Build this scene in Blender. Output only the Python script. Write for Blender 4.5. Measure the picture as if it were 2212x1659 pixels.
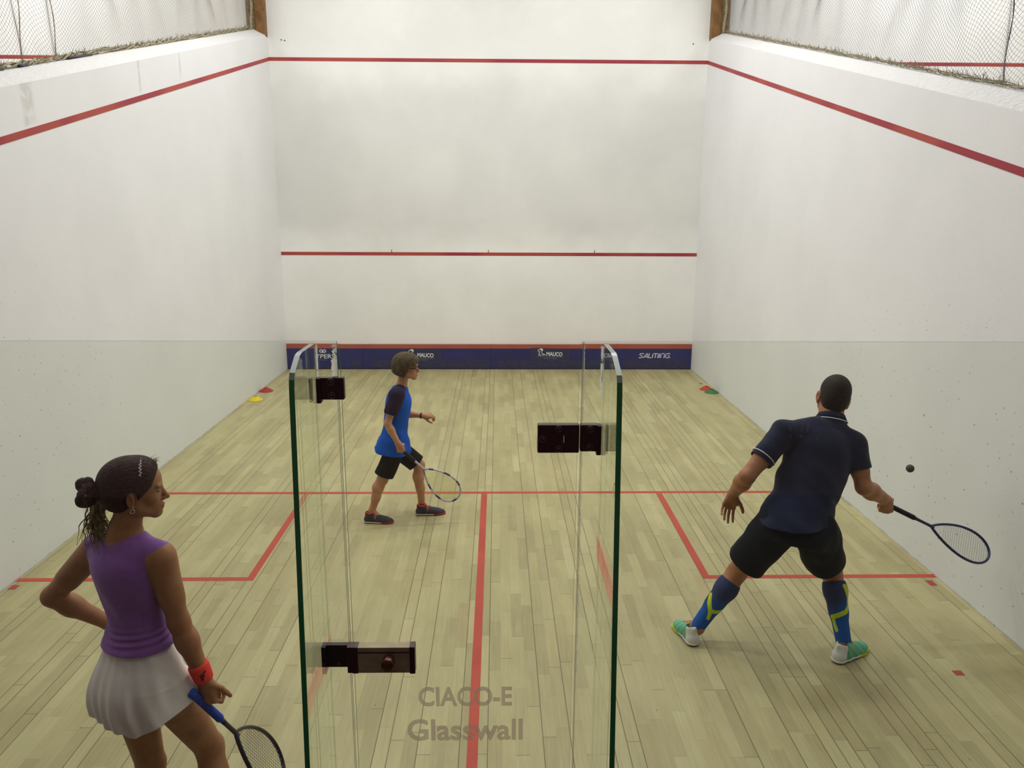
import bpy, math, random
import numpy as np
from mathutils import Matrix, Vector

for o in list(bpy.data.objects): bpy.data.objects.remove(o)
SC = bpy.context.scene
COL = SC.collection
random.seed(7); RNG = np.random.default_rng(7)
PI = math.pi

# ------------------------------------------------------------------ camera
CAM = np.array([0.11428, -2.33379, 2.53379]); YAW, PITCH, ROLL, FPX = 0.01938, -0.22628, 0.00452, 1673.2
_ca, _sa, _cb, _sb = math.cos(YAW), math.sin(YAW), math.cos(PITCH), math.sin(PITCH)
CF = np.array([_sa*_cb, _ca*_cb, _sb]); _r = np.array([_ca, -_sa, 0.]); _u = np.cross(_r, CF)
CR = _r*math.cos(ROLL)+_u*math.sin(ROLL); CU = -_r*math.sin(ROLL)+_u*math.cos(ROLL)
cd = bpy.data.cameras.new('camera'); cam = bpy.data.objects.new('camera', cd); COL.objects.link(cam)
cd.sensor_fit = 'HORIZONTAL'; cd.sensor_width = 36.0; cd.lens = FPX*36/2212; cd.clip_start = 0.05; cd.clip_end = 100
cam.matrix_world = Matrix(((CR[0], CU[0], -CF[0], CAM[0]), (CR[1], CU[1], -CF[1], CAM[1]), (CR[2], CU[2], -CF[2], CAM[2]), (0, 0, 0, 1)))
SC.camera = cam

def W(px, py, Y):
    """point of the court at depth Y that the photograph shows at (px, py)"""
    d = CF + CR*(px-1106)/FPX - CU*(py-829.5)/FPX
    return CAM + d*(Y-CAM[1])/d[1]

# ------------------------------------------------------------------ world and light
wd = bpy.data.worlds.new('world'); SC.world = wd; wd.use_nodes = True
wd.node_tree.nodes['Background'].inputs[0].default_value = (0.93, 0.93, 1.0, 1)
wd.node_tree.nodes['Background'].inputs[1].default_value = 0.14
SC.view_settings.view_transform = 'Standard'; SC.view_settings.look = 'None'
SC.view_settings.gamma = 1.0; SC.view_settings.use_curve_mapping = False
SC.view_settings.exposure = 0.08

def area(x, y, z, sx, sy, power, col=(1, .99, .985)):
    l = bpy.data.lights.new('tube_or_fill_light', 'AREA'); l.shape = 'RECTANGLE'; l.size = sx; l.size_y = sy
    l.energy = power; l.color = col
    o = bpy.data.objects.new('tube_or_fill_light', l); o.location = (x, y, z); COL.objects.link(o)
for yy, pw in ((1.6, 26), (4.2, 66), (6.6, 68), (8.3, 20)):
    for xx in (-1.7, 1.7): area(xx, yy, 6.75, 1.6, .35, pw)
area(0, -2.4, 6.7, 2.5, .5, 26)  # added fill lamp in the corridor, unseen, to brighten the players' backs
for xx in (-6.5, 6.5):
    for yy in (2.2, 5.0, 8.2): area(xx, yy, 6.75, 3.0, .35, 86, (1, .985, 1))

# ------------------------------------------------------------------ materials
def lin(c):
    return tuple((v/255/12.92 if v/255 <= .04045 else ((v/255+.055)/1.055)**2.4) for v in c)
class NT:
    def __init__(s, name):
        s.m = bpy.data.materials.new(name); s.m.use_nodes = True; s.t = s.m.node_tree; s.n = s.t.nodes; s.p = s.n['Principled BSDF']
        s.out = s.n['Material Output']
    def link(s, a, b): s.t.links.new(a, b)
    def new(s, typ, **kw):
        n = s.n.new(typ)
        for k, v in kw.items(): setattr(n, k, v)
        return n
    def setin(s, sock, v):
        if isinstance(v, bpy.types.NodeSocket): s.link(v, sock)
        else: sock.default_value = v
    def math(s, op, a, b=0.0, c=0.0, clamp=False):
        n = s.new('ShaderNodeMath', operation=op, use_clamp=clamp)
        s.setin(n.inputs[0], a); s.setin(n.inputs[1], b); s.setin(n.inputs[2], c)
        return n.outputs[0]
    def pos(s):
        return s.new('ShaderNodeNewGeometry').outputs['Position']
    def xyz(s, v=None):
        n = s.new('ShaderNodeSeparateXYZ'); s.link(v or s.pos(), n.inputs[0]); return n.outputs
    def comb(s, x, y, z=0.0):
        n = s.new('ShaderNodeCombineXYZ'); s.setin(n.inputs[0], x); s.setin(n.inputs[1], y); s.setin(n.inputs[2], z); return n.outputs[0]
    def noise(s, vec=None, scale=5, detail=3, rough=.5):
        n = s.new('ShaderNodeTexNoise'); n.inputs['Scale'].default_value = scale; n.inputs['Detail'].default_value = detail
        n.inputs['Roughness'].default_value = rough; s.link(vec or s.pos(), n.inputs['Vector']); return n.outputs['Fac']
    def vmul(s, v, k):
        n = s.new('ShaderNodeVectorMath', operation='MULTIPLY'); s.link(v, n.inputs[0]); n.inputs[1].default_value = k; return n.outputs[0]
    def white(s, a, b=0.0):
        n = s.new('ShaderNodeTexWhiteNoise', noise_dimensions='2D'); s.link(s.comb(a, b), n.inputs['Vector']); return n.outputs['Value']
    def mix(s, f, a, b):
        n = s.new('ShaderNodeMix', data_type='RGBA'); s.setin(n.inputs[0], f)
        for i, v in ((6, a), (7, b)):
            if isinstance(v, bpy.types.NodeSocket): s.link(v, n.inputs[i])
            else: n.inputs[i].default_value = (*v[:3], 1)
        return n.outputs[2]
    def ramp(s, f, stops):
        n = s.new('ShaderNodeValToRGB'); s.setin(n.inputs[0], f); e = n.color_ramp.elements
        while len(e) < len(stops): e.new(.5)
        for i, (p, c) in enumerate(stops): e[i].position = p; e[i].color = (*c, 1)
        return n.outputs[0]
    def smooth(s, f, lo, hi):
        n = s.new('ShaderNodeMapRange', interpolation_type='SMOOTHSTEP'); s.setin(n.inputs[0], f); n.inputs[1].default_value = lo; n.inputs[2].default_value = hi
        return n.outputs[0]
    def attr(s, name):
        return s.new('ShaderNodeAttribute', attribute_name=name).outputs['Fac']
    def bump(s, h, strength=.3, dist=.01):
        n = s.new('ShaderNodeBump'); n.inputs['Strength'].default_value = strength; n.inputs['Distance'].default_value = dist
        s.link(h, n.inputs['Height']); s.link(n.outputs[0], s.p.inputs['Normal'])
    def base(s, c):
        if isinstance(c, bpy.types.NodeSocket): s.link(c, s.p.inputs['Base Color'])
        else: s.p.inputs['Base Color'].default_value = (*c[:3], 1)
    def set(s, rough=.5, spec=.5, metal=0.0, sheen=0.0, sss=0.0):
        s.p.inputs['Roughness'].default_value = rough; s.p.inputs['Specular IOR Level'].default_value = spec; s.p.inputs['Metallic'].default_value = metal
        if sheen: s.p.inputs['Sheen Weight'].default_value = sheen
        if sss:
            s.p.inputs['Subsurface Weight'].default_value = sss; s.p.inputs['Subsurface Radius'].default_value = (.01, .004, .002)

def plain(name, rgb, rough=.5, spec=.5, metal=0.0, var=.0, vs=30, bump=0.0, bs=200, sheen=0.0, sss=0.0):
    n = NT(name); c = lin(rgb); n.set(rough, spec, metal, sheen, sss)
    if var:
        f = n.noise(scale=vs, detail=4)
        n.base(n.mix(n.smooth(f, .3, .7), tuple(v*(1-var) for v in c), tuple(min(1, v*(1+var)) for v in c)))
    else: n.base(c)
    if bump: n.bump(n.noise(scale=bs, detail=2), bump, .003)
    return n.m

def striped(name, attr, rgb0, rgb1, rough=.7, extra=None):
    n = NT(name); n.set(rough, .3)
    a = n.attr(attr); f = n.math('GREATER_THAN', a, 0.0)
    c = n.mix(f, lin(rgb0), lin(rgb1))
    if extra:
        f2 = n.math('GREATER_THAN', n.attr(extra[0]), 0.0); c = n.mix(f2, c, lin(extra[1]))
    n.base(c); n.bump(n.noise(scale=400, detail=1), .1, .002)
    return n.m

def wall_mat(name, rgb, marks=0.0, streaks=(), seed=0.0, mottle=.035, dirt_shade=0.0):
    n = NT(name); n.set(.62, .25)
    P = n.pos(); X, Y, Z = n.xyz(P)
    c = lin(rgb)
    f = n.noise(n.vmul(P, (.9, .9, .9)), 1.1, 5, .6)
    col = n.mix(n.smooth(f, .3, .7), tuple(v*(1-mottle) for v in c), tuple(min(1, v*(1+mottle*.6)) for v in c))
    if dirt_shade:      # grey ball marks between the lines, strengthened to put shade into the colour
        zz = n.math('ADD', Z, n.math('MULTIPLY', n.math('SUBTRACT', n.noise(P, 1.6, 4), .5), .7))
        g = n.math('MULTIPLY', n.smooth(zz, 1.75, 2.3), n.math('SUBTRACT', 1.0, n.smooth(zz, 3.9, 4.6)))
        col = n.mix(n.math('MULTIPLY', g, dirt_shade), col, lin((120, 124, 112)))
    if marks:
        v = n.new('ShaderNodeTexVoronoi', feature='F1', voronoi_dimensions='2D'); v.inputs['Scale'].default_value = 13; v.inputs['Randomness'].default_value = 1
        w = n.noise(P, 30, 2)
        q = n.new('ShaderNodeVectorMath', operation='ADD'); n.link(n.comb(n.math('MULTIPLY', Y, .8), n.math('MULTIPLY', Z, 1.2)), q.inputs[0]); q.inputs[1].default_value = (seed, seed*.7, 0)
        n.link(q.outputs[0], v.inputs['Vector'])
        d = n.math('ADD', v.outputs['Distance'], n.math('MULTIPLY', n.math('SUBTRACT', w, .5), .13))
        sep = n.new('ShaderNodeSeparateColor'); n.link(v.outputs['Color'], sep.inputs[0])
        spot = n.math('SUBTRACT', 1.0, n.smooth(d, .015, .11))
        keep = n.math('GREATER_THAN', sep.outputs[0], .58)
        low = n.math('SUBTRACT', 1.0, n.smooth(Z, 1.0, 2.6))
        near = n.math('SUBTRACT', 1.0, n.smooth(Y, 3.0, 7.0))
        dens = n.math('MULTIPLY', n.math('MULTIPLY', spot, keep), n.math('MULTIPLY', low, near))
        dens = n.math('MULTIPLY', dens, n.math('MULTIPLY', n.math('POWER', sep.outputs[1], 2.0), marks*.9))
        col = n.mix(dens, col, lin((60, 58, 52)))
        # small dark scuffs
        v2 = n.new('ShaderNodeTexVoronoi', feature='F1', voronoi_dimensions='2D'); v2.inputs['Scale'].default_value = 6.0
        n.link(n.comb(Y, n.math('MULTIPLY', Z, .6)), v2.inputs['Vector'])
        s2 = n.new('ShaderNodeSeparateColor'); n.link(v2.outputs['Color'], s2.inputs[0])
        sp2 = n.math('MULTIPLY', n.math('LESS_THAN', n.math('ADD', v2.outputs['Distance'], n.math('MULTIPLY', n.math('SUBTRACT', w, .5), .1)), .021), n.math('GREATER_THAN', s2.outputs[2], .5))
        col = n.mix(n.math('MULTIPLY', n.math('MULTIPLY', sp2, n.math('MULTIPLY', s2.outputs[1], marks)), n.math('MULTIPLY', low, near)), col, lin((50, 46, 42)))
        # uneven darker strip where wall meets floor
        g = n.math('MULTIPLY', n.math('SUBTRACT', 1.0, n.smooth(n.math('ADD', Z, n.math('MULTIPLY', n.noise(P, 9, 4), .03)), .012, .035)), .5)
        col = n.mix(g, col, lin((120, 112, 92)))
    for (y0, w0, st) in streaks:
        b = n.math('SUBTRACT', 1.0, n.smooth(n.math('ABSOLUTE', n.math('SUBTRACT', n.math('ADD', Y, n.math('MULTIPLY', n.noise(P, 5, 2), .04)), y0+.02)), w0*.4, w0))
        b = n.math('MULTIPLY', b, n.smooth(n.math('SUBTRACT', Z, n.math('MULTIPLY', Y, .25)), 2.19, 2.22))
        b = n.math('MULTIPLY', n.math('MULTIPLY', b, n.smooth(n.noise(P, 12, 3), .3, .6)), st)
        col = n.mix(b, col, lin((150, 145, 118)))
    n.base(col)
    n.bump(n.noise(P, 120, 3), .12, .004)
    return n.m

def floor_mat():
    n = NT('court floorboards'); n.set(.42, .35)
    P = n.pos(); X, Y, Z = n.xyz(P)
    SW = .0675
    xs = n.math('DIVIDE', X, SW); i = n.math('FLOOR', xs); fx = n.math('SUBTRACT', xs, i)
    r1 = n.white(i, 3.7)
    yl = n.math('ADD', n.math('DIVIDE', Y, .52), n.math('MULTIPLY', r1, 13.0)); j = n.math('FLOOR', yl); fy = n.math('SUBTRACT', yl, j)
    r = n.white(i, j)
    grain = n.noise(n.vmul(P, (70, 3.2, 1)), 1.0, 4, .65)
    blot = n.noise(n.vmul(P, (1.6, .8, 1)), 1.4, 5, .6)
    val = n.math('ADD', n.math('MULTIPLY', r, .23), n.math('ADD', n.math('MULTIPLY', grain, .40), n.math('MULTIPLY', blot, .62)))
    val = n.math('SUBTRACT', val, .105)
    col = n.ramp(val, [(0.12, lin((141, 131, 94))), (.38, lin((165, 155, 114))), (.6, lin((182, 173, 129))), (.85, lin((201, 193, 150)))])
    warm = n.white(i, n.math('ADD', j, 31.0))
    col = n.mix(n.math('MULTIPLY', n.smooth(warm, .6, 1.0), .10), col, lin((196, 160, 112)))
    # seams between strips: some open and dark, others barely visible
    k = n.math('ROUND', xs); ex = n.math('ABSOLUTE', n.math('SUBTRACT', xs, k))
    rk = n.white(k, 9.1)
    open_ = n.math('GREATER_THAN', rk, .58)
    wv = n.math('ADD', .012, n.math('MULTIPLY', open_, .022))
    seam = n.math('LESS_THAN', ex, wv)
    strength = n.math('ADD', .13, n.math('MULTIPLY', open_, .6))
    ey = n.math('MINIMUM', fy, n.math('SUBTRACT', 1.0, fy))
    endj = n.math('LESS_THAN', ey, .0035)
    rend = n.math('GREATER_THAN', n.white(i, n.math('ADD', n.math('FLOOR', n.math('ADD', yl, .5)), 77.0)), .62)
    se = n.math('MAXIMUM', n.math('MULTIPLY', seam, strength), n.math('MULTIPLY', endj, n.math('ADD', .15, n.math('MULTIPLY', rend, .5))))
    col = n.mix(se, col, lin((70, 58, 36)))
    # knots and worn specks
    v = n.new('ShaderNodeTexVoronoi', feature='F1', voronoi_dimensions='2D'); v.inputs['Scale'].default_value = 4.2; n.link(n.vmul(P, (1, .5, 0)), v.inputs['Vector'])
    sp = n.new('ShaderNodeSeparateColor'); n.link(v.outputs['Color'], sp.inputs[0])
    kn = n.math('MULTIPLY', n.math('LESS_THAN', v.outputs['Distance'], .014), n.math('GREATER_THAN', sp.outputs[0], .75))
    col = n.mix(n.math('MULTIPLY', kn, .55), col, lin((80, 66, 44)))
    n.base(col)
    rg = n.math('ADD', .36, n.math('MULTIPLY', grain, .18)); n.link(rg, n.p.inputs['Roughness'])
    n.bump(n.math('SUBTRACT', grain, n.math('MULTIPLY', seam, 1.5)), .10, .002)
    return n.m

def glass_mat(name, tint, gloss=1.0):
    n = NT(name); n.n.remove(n.p)
    tr = n.new('ShaderNodeBsdfTransparent'); tr.inputs[0].default_value = (*tint, 1)
    gl = n.new('ShaderNodeBsdfGlossy'); gl.inputs['Roughness'].default_value = 0.0; gl.inputs[0].default_value = (gloss, gloss, gloss, 1)
    g = n.new('ShaderNodeNewGeometry'); dt = n.new('ShaderNodeVectorMath', operation='DOT_PRODUCT')
    n.link(g.outputs['Incoming'], dt.inputs[0]); n.link(g.outputs['Normal'], dt.inputs[1])
    k = n.math('POWER', n.math('SUBTRACT', 1.0, n.math('ABSOLUTE', dt.outputs['Value']), clamp=True), 5.0)
    fr = n.math('ADD', .042, n.math('MULTIPLY', k, .958))      # Schlick reflectance, same from both sides
    mx = n.new('ShaderNodeMixShader'); n.link(fr, mx.inputs[0]); n.link(tr.outputs[0], mx.inputs[1]); n.link(gl.outputs[0], mx.inputs[2])
    n.link(mx.outputs[0], n.out.inputs[0])
    return n.m

def veil_mat(name, rgb, alpha, noisy=0.0, scale=60):
    """thin translucent coating: frosted print, silicone, smudges"""
    n = NT(name); n.set(.6, .2); n.base(lin(rgb))
    if noisy:
        f = n.smooth(n.noise(scale=scale, detail=3), .5-noisy, .5+noisy); n.link(n.math('MULTIPLY', f, alpha), n.p.inputs['Alpha'])
    else: n.p.inputs['Alpha'].default_value = alpha
    return n.m

def milky_mat(name, rgb, alpha, noisy=0.0, scale=60):
    """frosted or milky film that passes light from the court behind it"""
    n = NT(name); n.n.remove(n.p); a = n.new('ShaderNodeBsdfTranslucent'); b = n.new('ShaderNodeBsdfDiffuse'); a.inputs[0].default_value = b.inputs[0].default_value = (*lin(rgb), 1)
    m1 = n.new('ShaderNodeMixShader'); m1.inputs[0].default_value = .45; n.link(a.outputs[0], m1.inputs[1]); n.link(b.outputs[0], m1.inputs[2])
    t = n.new('ShaderNodeBsdfTransparent'); m2 = n.new('ShaderNodeMixShader'); n.link(t.outputs[0], m2.inputs[1]); n.link(m1.outputs[0], m2.inputs[2])
    if noisy: n.link(n.math('MULTIPLY', n.smooth(n.noise(scale=scale, detail=3), .34, .34+noisy), alpha), m2.inputs[0])
    else: m2.inputs[0].default_value = alpha
    n.link(m2.outputs[0], n.out.inputs[0]); return n.m

M = {}
M['floor'] = floor_mat()
M['front'] = wall_mat('front wall plaster', (236, 237, 233), 0, mottle=.05, dirt_shade=.19)
M['left'] = wall_mat('left wall plaster', (228, 229, 229), .75, streaks=((3.5, .10, .3), (5.35, .03, .3), (6.35, .035, .28)), seed=3.3)
M['right'] = wall_mat('right wall plaster', (228, 229, 230), .95, seed=9.1)
M['plain'] = wall_mat('painted plaster', (232, 228, 226), 0)
M['corr'] = plain('dark corridor vinyl', (74, 62, 60), .7, .2)
M['backwall'] = plain('dim corridor wall', (120, 104, 100), .9, .1)
M['ceil'] = plain('ceiling paint', (222, 220, 214), .8, .1)
n_ = NT('rough white coping'); n_.set(.85, .1); n_.base(lin((224, 224, 222))); n_.bump(n_.noise(scale=30, detail=5, rough=.65), .9, .03); M['cop'] = n_.m
def red_mat(name, a, b):
    n = NT(name); n.set(.55, .3); n.base(n.mix(n.smooth(n.noise(scale=1.3, detail=2), .4, .6), lin(a), lin(b))); return n.m
M['red'] = red_mat('red wall tape', (154, 54, 64), (168, 74, 66))
M['redf'] = red_mat('red floor paint', (182, 72, 60), (190, 80, 64))
M['blue'] = plain('navy tin sheet', (36, 40, 104), .35, .5, var=.12, vs=3)
M['kick'] = plain('scuffed navy strip', (50, 50, 86), .5, .4, var=.2, vs=14)
M['tinred'] = red_mat('orange red tin edge', (168, 80, 66), (176, 92, 74))
M['white'] = plain('white print', (232, 232, 234), .5)
M['greyprint'] = plain('grey print', (128, 132, 150), .6)
M['sticker'] = plain('dark blue sticker', (42, 46, 82), .45)
M['stickedge'] = plain('sticker edge', (66, 70, 108), .5)
M['wood'] = plain('pine post', (122, 88, 50), .55, .3, var=.25, vs=12)
M['wood2'] = plain('netted pine', (112, 96, 68), .7, .2, var=.25, vs=25)
M['net'] = plain('net twine', (156, 142, 126), .9, .1)
M['net2'] = plain('net twine grey', (132, 126, 128), .9, .1)
M['rope'] = plain('old khaki rope', (150, 143, 120), .95, .1, var=.35, vs=60)
M['pipe'] = plain('black pipe', (40, 38, 44), .5)
M['glass'] = glass_mat('toughened glass', (.968, .988, .962))
M['glassdoor'] = glass_mat('toughened glass door', (.972, .988, .955))
M['glassfin'] = glass_mat('glass fin sheet', (.965, .99, .965))
n_ = NT('green glass edge'); n_.set(.12, .6); n_.base(lin((36, 112, 68))); M['edge'] = n_.m
n_ = NT('top edge with ceiling sheen'); n_.set(.25, .7); n_.base(lin((128, 142, 134))); M['edgetop'] = n_.m  # pale grey base colour carries the ceiling's reflection on the top edges
M['silicone'] = milky_mat('white silicone', (240, 240, 230), .95, .12, 55)
M['siliconegrey'] = milky_mat('grey seal', (165, 165, 145), .6)
M['maroon'] = plain('dark anodised bracket', (58, 24, 30), .38, .5, metal=.25)
M['maroon2'] = plain('dark bracket recess', (38, 16, 22), .5, .4)
M['screw'] = plain('bracket screw', (92, 70, 70), .4, .5, metal=.4)
M['alu'] = plain('brushed lock body', (150, 132, 108), .4, .5, metal=.35, var=.12, vs=20)
M['knob'] = plain('copper brown knob', (84, 42, 34), .35, .5, metal=.4)
M['etch'] = milky_mat('etched lettering', (176, 158, 142), .68)
M['smudge'] = veil_mat('hand smudge', (200, 205, 210), .16, .2, 90)

# ------------------------------------------------------------------ object helpers
ORG = {}
def empty(name, loc, label, cat, group=None):
    e = bpy.data.objects.new(name, None); e.location = loc; e.empty_display_size = .1; COL.objects.link(e)
    ORG[e.name] = np.array(loc, float); e['label'] = label; e['category'] = cat
    if group: e['group'] = group
    return e
def tag(o, label=None, cat=None, group=None, kind=None):
    if label: o['label'] = label
    if cat: o['category'] = cat
    if group: o['group'] = group
    if kind: o['kind'] = kind
    return o
def obj(name, V, Fc, mats, parent=None, smooth=False, fm=None, origin=None):
    V = np.asarray(V, dtype=np.float64).reshape(-1, 3)
    org = ORG[parent.name] if parent is not None else (np.array(origin, float) if origin is not None else np.zeros(3))
    me = bpy.data.meshes.new(name)
    if isinstance(Fc, np.ndarray):
        nf = len(Fc); w = Fc.shape[1]
        me.vertices.add(len(V)); me.vertices.foreach_set('co', (V-org).astype(np.float32).ravel())
        me.loops.add(nf*w); me.loops.foreach_set('vertex_index', Fc.astype(np.int32).ravel())
        me.polygons.add(nf); me.polygons.foreach_set('loop_start', np.arange(0, nf*w, w, dtype=np.int32))
        me.update(calc_edges=True)
    else:
        me.from_pydata([tuple(v) for v in (V-org)], [], [tuple(f) for f in Fc]); me.update()
    for m in (mats if isinstance(mats, (list, tuple)) else [mats]): me.materials.append(m)
    if fm is not None: me.polygons.foreach_set('material_index', np.asarray(fm, np.int32))
    if smooth: me.polygons.foreach_set('use_smooth', np.ones(len(me.polygons), bool))
    o = bpy.data.objects.new(name, me); COL.objects.link(o)
    if parent is not None: o.parent = parent; ORG[o.name] = org
    else: o.location = org; ORG[o.name] = org
    return o
class MB:
    def __init__(s): s.v = []; s.f = []; s.m = []
    def add(s, V, F, mi=0):
        b = len(s.v); s.v += [tuple(map(float, v)) for v in V]; s.f += [tuple(i+b for i in f) for f in F]; s.m += [mi]*len(F); return s
    def box(s, x0, x1, y0, y1, z0, z1, mi=0):
        V = [(x, y, z) for z in (z0, z1) for y in (y0, y1) for x in (x0, x1)]
        return s.add(V, [(0, 2, 3, 1), (4, 5, 7, 6), (0, 1, 5, 4), (2, 6, 7, 3), (0, 4, 6, 2), (1, 3, 7, 5)], mi)
    def prism(s, pts, axis, a, b, mi=0, mside=None):
        """pts: 2-D outline in the plane across `axis`, pushed from a to b"""
        def mk(p, t):
            return {'x': (t, p[0], p[1]), 'y': (p[0], t, p[1]), 'z': (p[0], p[1], t)}[axis]
        n = len(pts); V = [mk(p, a) for p in pts]+[mk(p, b) for p in pts]
        base = len(s.v); s.v += V
        s.f += [tuple(base+i for i in range(n))[::-1], tuple(base+n+i for i in range(n))]; s.m += [mi, mi]
        for i in range(n):
            j = (i+1) % n; s.f.append((base+i, base+j, base+n+j, base+n+i)); s.m.append(mi if mside is None else (mside[i] if isinstance(mside, (list, tuple)) else mside))
        return s
    def tube(s, P, R, seg=8, closed=False, cap=True, mi=0, flat=1.0, fn=None):
        P = [np.array(p, float) for p in P]; n = len(P); R = R if hasattr(R, '__len__') else [R]*n
        base = len(s.v); up = np.array(fn if fn is not None else (0, 0, 1.0), float); prev = None
        for i in range(n):
            a = P[(i-1) % n] if (closed or i > 0) else P[i]; b = P[(i+1) % n] if (closed or i < n-1) else P[i]
            t = b-a; t = t/(np.linalg.norm(t)+1e-12)
            if prev is None or fn is not None:
                q = up if abs(t@up)/np.linalg.norm(up) < .95 else np.array((1., 0, 0)); u = q-t*(q@t)
            else: u = prev-t*(prev@t)
            u /= np.linalg.norm(u)+1e-12; prev = u; w = np.cross(t, u)
            for k in range(seg):
                c = 2*PI*k/seg; s.v.append(tuple(P[i]+R[i]*(u*math.cos(c)*flat+w*math.sin(c))))
        for i in range(n if closed else n-1):
            j = (i+1) % n
            for k in range(seg):
                l = (k+1) % seg; s.f.append((base+i*seg+k, base+i*seg+l, base+j*seg+l, base+j*seg+k)); s.m.append(mi)
        if cap and not closed:
            s.f.append(tuple(base+k for k in range(seg))[::-1]); s.f.append(tuple(base+(n-1)*seg+k for k in range(seg))); s.m += [mi, mi]
        return s
    def build(s, name, mats, parent=None, smooth=False, origin=None):
        return obj(name, s.v, s.f, mats, parent, smooth, s.m, origin)
def bevel(o, w=.002, seg=2):
    m = o.modifiers.new('bevel', 'BEVEL'); m.width = w; m.segments = seg; m.limit_method = 'ANGLE'; return o

def text(body, name, mat, parent, origin, ux, uz, size, width=None, offset=0.0, shear=0.0, depth=.0008, align='CENTER', spacing=1.0):
    c = bpy.data.curves.new(name, 'FONT'); c.body = body; c.size = size; c.extrude = 0; c.offset = offset; c.shear = shear; c.space_character = spacing
    c.align_x = align; c.resolution_u = 4
    t = bpy.data.objects.new('tmp', c); COL.objects.link(t); bpy.context.view_layer.update()
    me = bpy.data.meshes.new_from_object(t.evaluated_get(bpy.context.evaluated_depsgraph_get()))
    bpy.data.objects.remove(t); bpy.data.curves.remove(c)
    P = np.array([v.co[:2] for v in me.vertices]); w = P[:, 0].max()-P[:, 0].min(); sx = 1.0 if width is None else width/w
    ux = np.array(ux, float); uz = np.array(uz, float); nn = np.cross(ux, uz)
    V = np.array(origin)+np.outer(P[:, 0]*sx, ux)+np.outer(P[:, 1], uz)
    Fs = [tuple(p.vertices) for p in me.polygons]; n = len(V)
    # give the print a hair's thickness
    from collections import Counter
    ed = Counter(tuple(sorted((f[i], f[(i+1) % len(f)]))) for f in Fs for i in range(len(f)))
    V2 = np.vstack([V, V+nn*depth]); F2 = [tuple(i+n for i in f) for f in Fs]
    for f in Fs:
        for i in range(len(f)):
            a, b = f[i], f[(i+1) % len(f)]
            if ed[tuple(sorted((a, b)))] == 1: F2.append((a, b, b+n, a+n))
    bpy.data.meshes.remove(me)
    return obj(name, V2, F2, mat, parent)

# ------------------------------------------------------------------ the court
def struct(o, label=None): return tag(o, kind='structure', label=label)
SWH = lambda y: 2.485+.25*y      # inner top edge of the side walls
struct(MB().box(-10, 10, -4.2, -.3, -.06, 0).build('floor_corridor', M['corr']), 'dark corridor floor')
struct(MB().box(-10, 10, -.3, 9.76, -.06, 0).build('floor', M['floor']), 'pale hardwood strip court floor')
struct(MB().box(-10, 10, 9.75, 10.0, -.06, 7.2).build('wall_front', M['front']), 'tall white front wall')
struct(MB().box(-10, 10, -4.2, 10.0, 7.0, 7.2).build('ceiling', M['ceil']))
struct(MB().box(-10, 10, -4.4, -4.2, -.06, 7.2).build('wall_back', M['backwall']))
struct(MB().box(-10.2, -10, -4.2, 10.0, -.06, 7.2).build('wall_outer_left', M['plain']))
struct(MB().box(10, 10.2, -4.2, 10.0, -.06, 7.2).build('wall_outer_right', M['plain']))
for s, nm, mt in ((-1, 'left', M['left']), (1, 'right', M['right'])):
    mb = MB(); y0, y1 = -.3, 9.752
    def sect(y):
        h = SWH(y); return [(s*3.2, y, 0), (s*3.2, y, h), (s*3.36, y, h+.075), (s*3.48, y, h+.075), (s*3.56, y, h), (s*3.56, y, 0)]
    V = sect(y0)+sect(y1); F = []; mi = []
    for i in range(6):
        j = (i+1) % 6; F.append((i, j, j+6, i+6)); mi.append(1 if i in (1, 2, 3) else 0)
    F += [tuple(range(6))[::-1], tuple(range(6, 12))]; mi += [0, 0]
    o = obj('wall_'+nm, V, F, [mt, M['cop']], fm=mi); struct(o, 'white %s side wall with sloping top' % nm)
    # red out line stepping down the side wall
    a, b = 4.57, 4.57-.25*9.75
    mb = MB(); x0, x1 = (s*3.2, s*3.198)
    V = [(x, y, z) for x in (x0, x1) for (y, z) in ((0, b), (9.75, a), (9.75, a+.05), (0, b+.05))]
    mb.add(V, [(0, 1, 2, 3), (7, 6, 5, 4), (0, 4, 5, 1), (1, 5, 6, 2), (2, 6, 7, 3), (3, 7, 4, 0)])
    struct(mb.build('trim_%d' % (1 if s < 0 else 2), M['red']), 'red out line sloping down the %s wall' % nm)
    struct(MB().box(s*3.56, s*10, 9.748, 9.75, 4.57, 4.62).build('trim_%d' % (3 if s < 0 else 4), M['red']), 'red out line on the neighbouring court front wall, %s' % nm)
struct(MB().box(-3.2, 3.2, 9.748, 9.75, 4.57, 4.62).build('trim_5', M['red']), 'red out line high on the front wall')
mb = MB().box(-3.2, 3.2, 9.748, 9.75, 1.78, 1.83)
for x in (-1.51, -.024, 1.612): mb.box(x-.006, x+.006, 9.748, 9.75, 1.83, 1.868)
struct(mb.build('trim_6', M['red']), 'red service line across the front wall')
def fl(x0, x1, y0, y1, n, lab, z=.0012): struct(MB().box(x0, x1, y0, y1, -.01, z).build('trim_%d' % n, M['redf']), lab)
fl(-3.2, 3.2, 4.26, 4.31, 7, 'red short line across the floor')
fl(-.03, .022, 0, 4.26, 8, 'red half court line running to the glass door')
fl(-1.625, -1.575, 2.66, 4.26, 9, 'red inner side line of the left service box')
fl(1.555, 1.605, 2.66, 4.26, 10, 'red inner side line of the right service box')
fl(-3.2, -1.575, 2.61, 2.66, 11, 'red back line of the left service box')
fl(1.555, 3.2, 2.61, 2.66, 12, 'red back line of the right service box')
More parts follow.
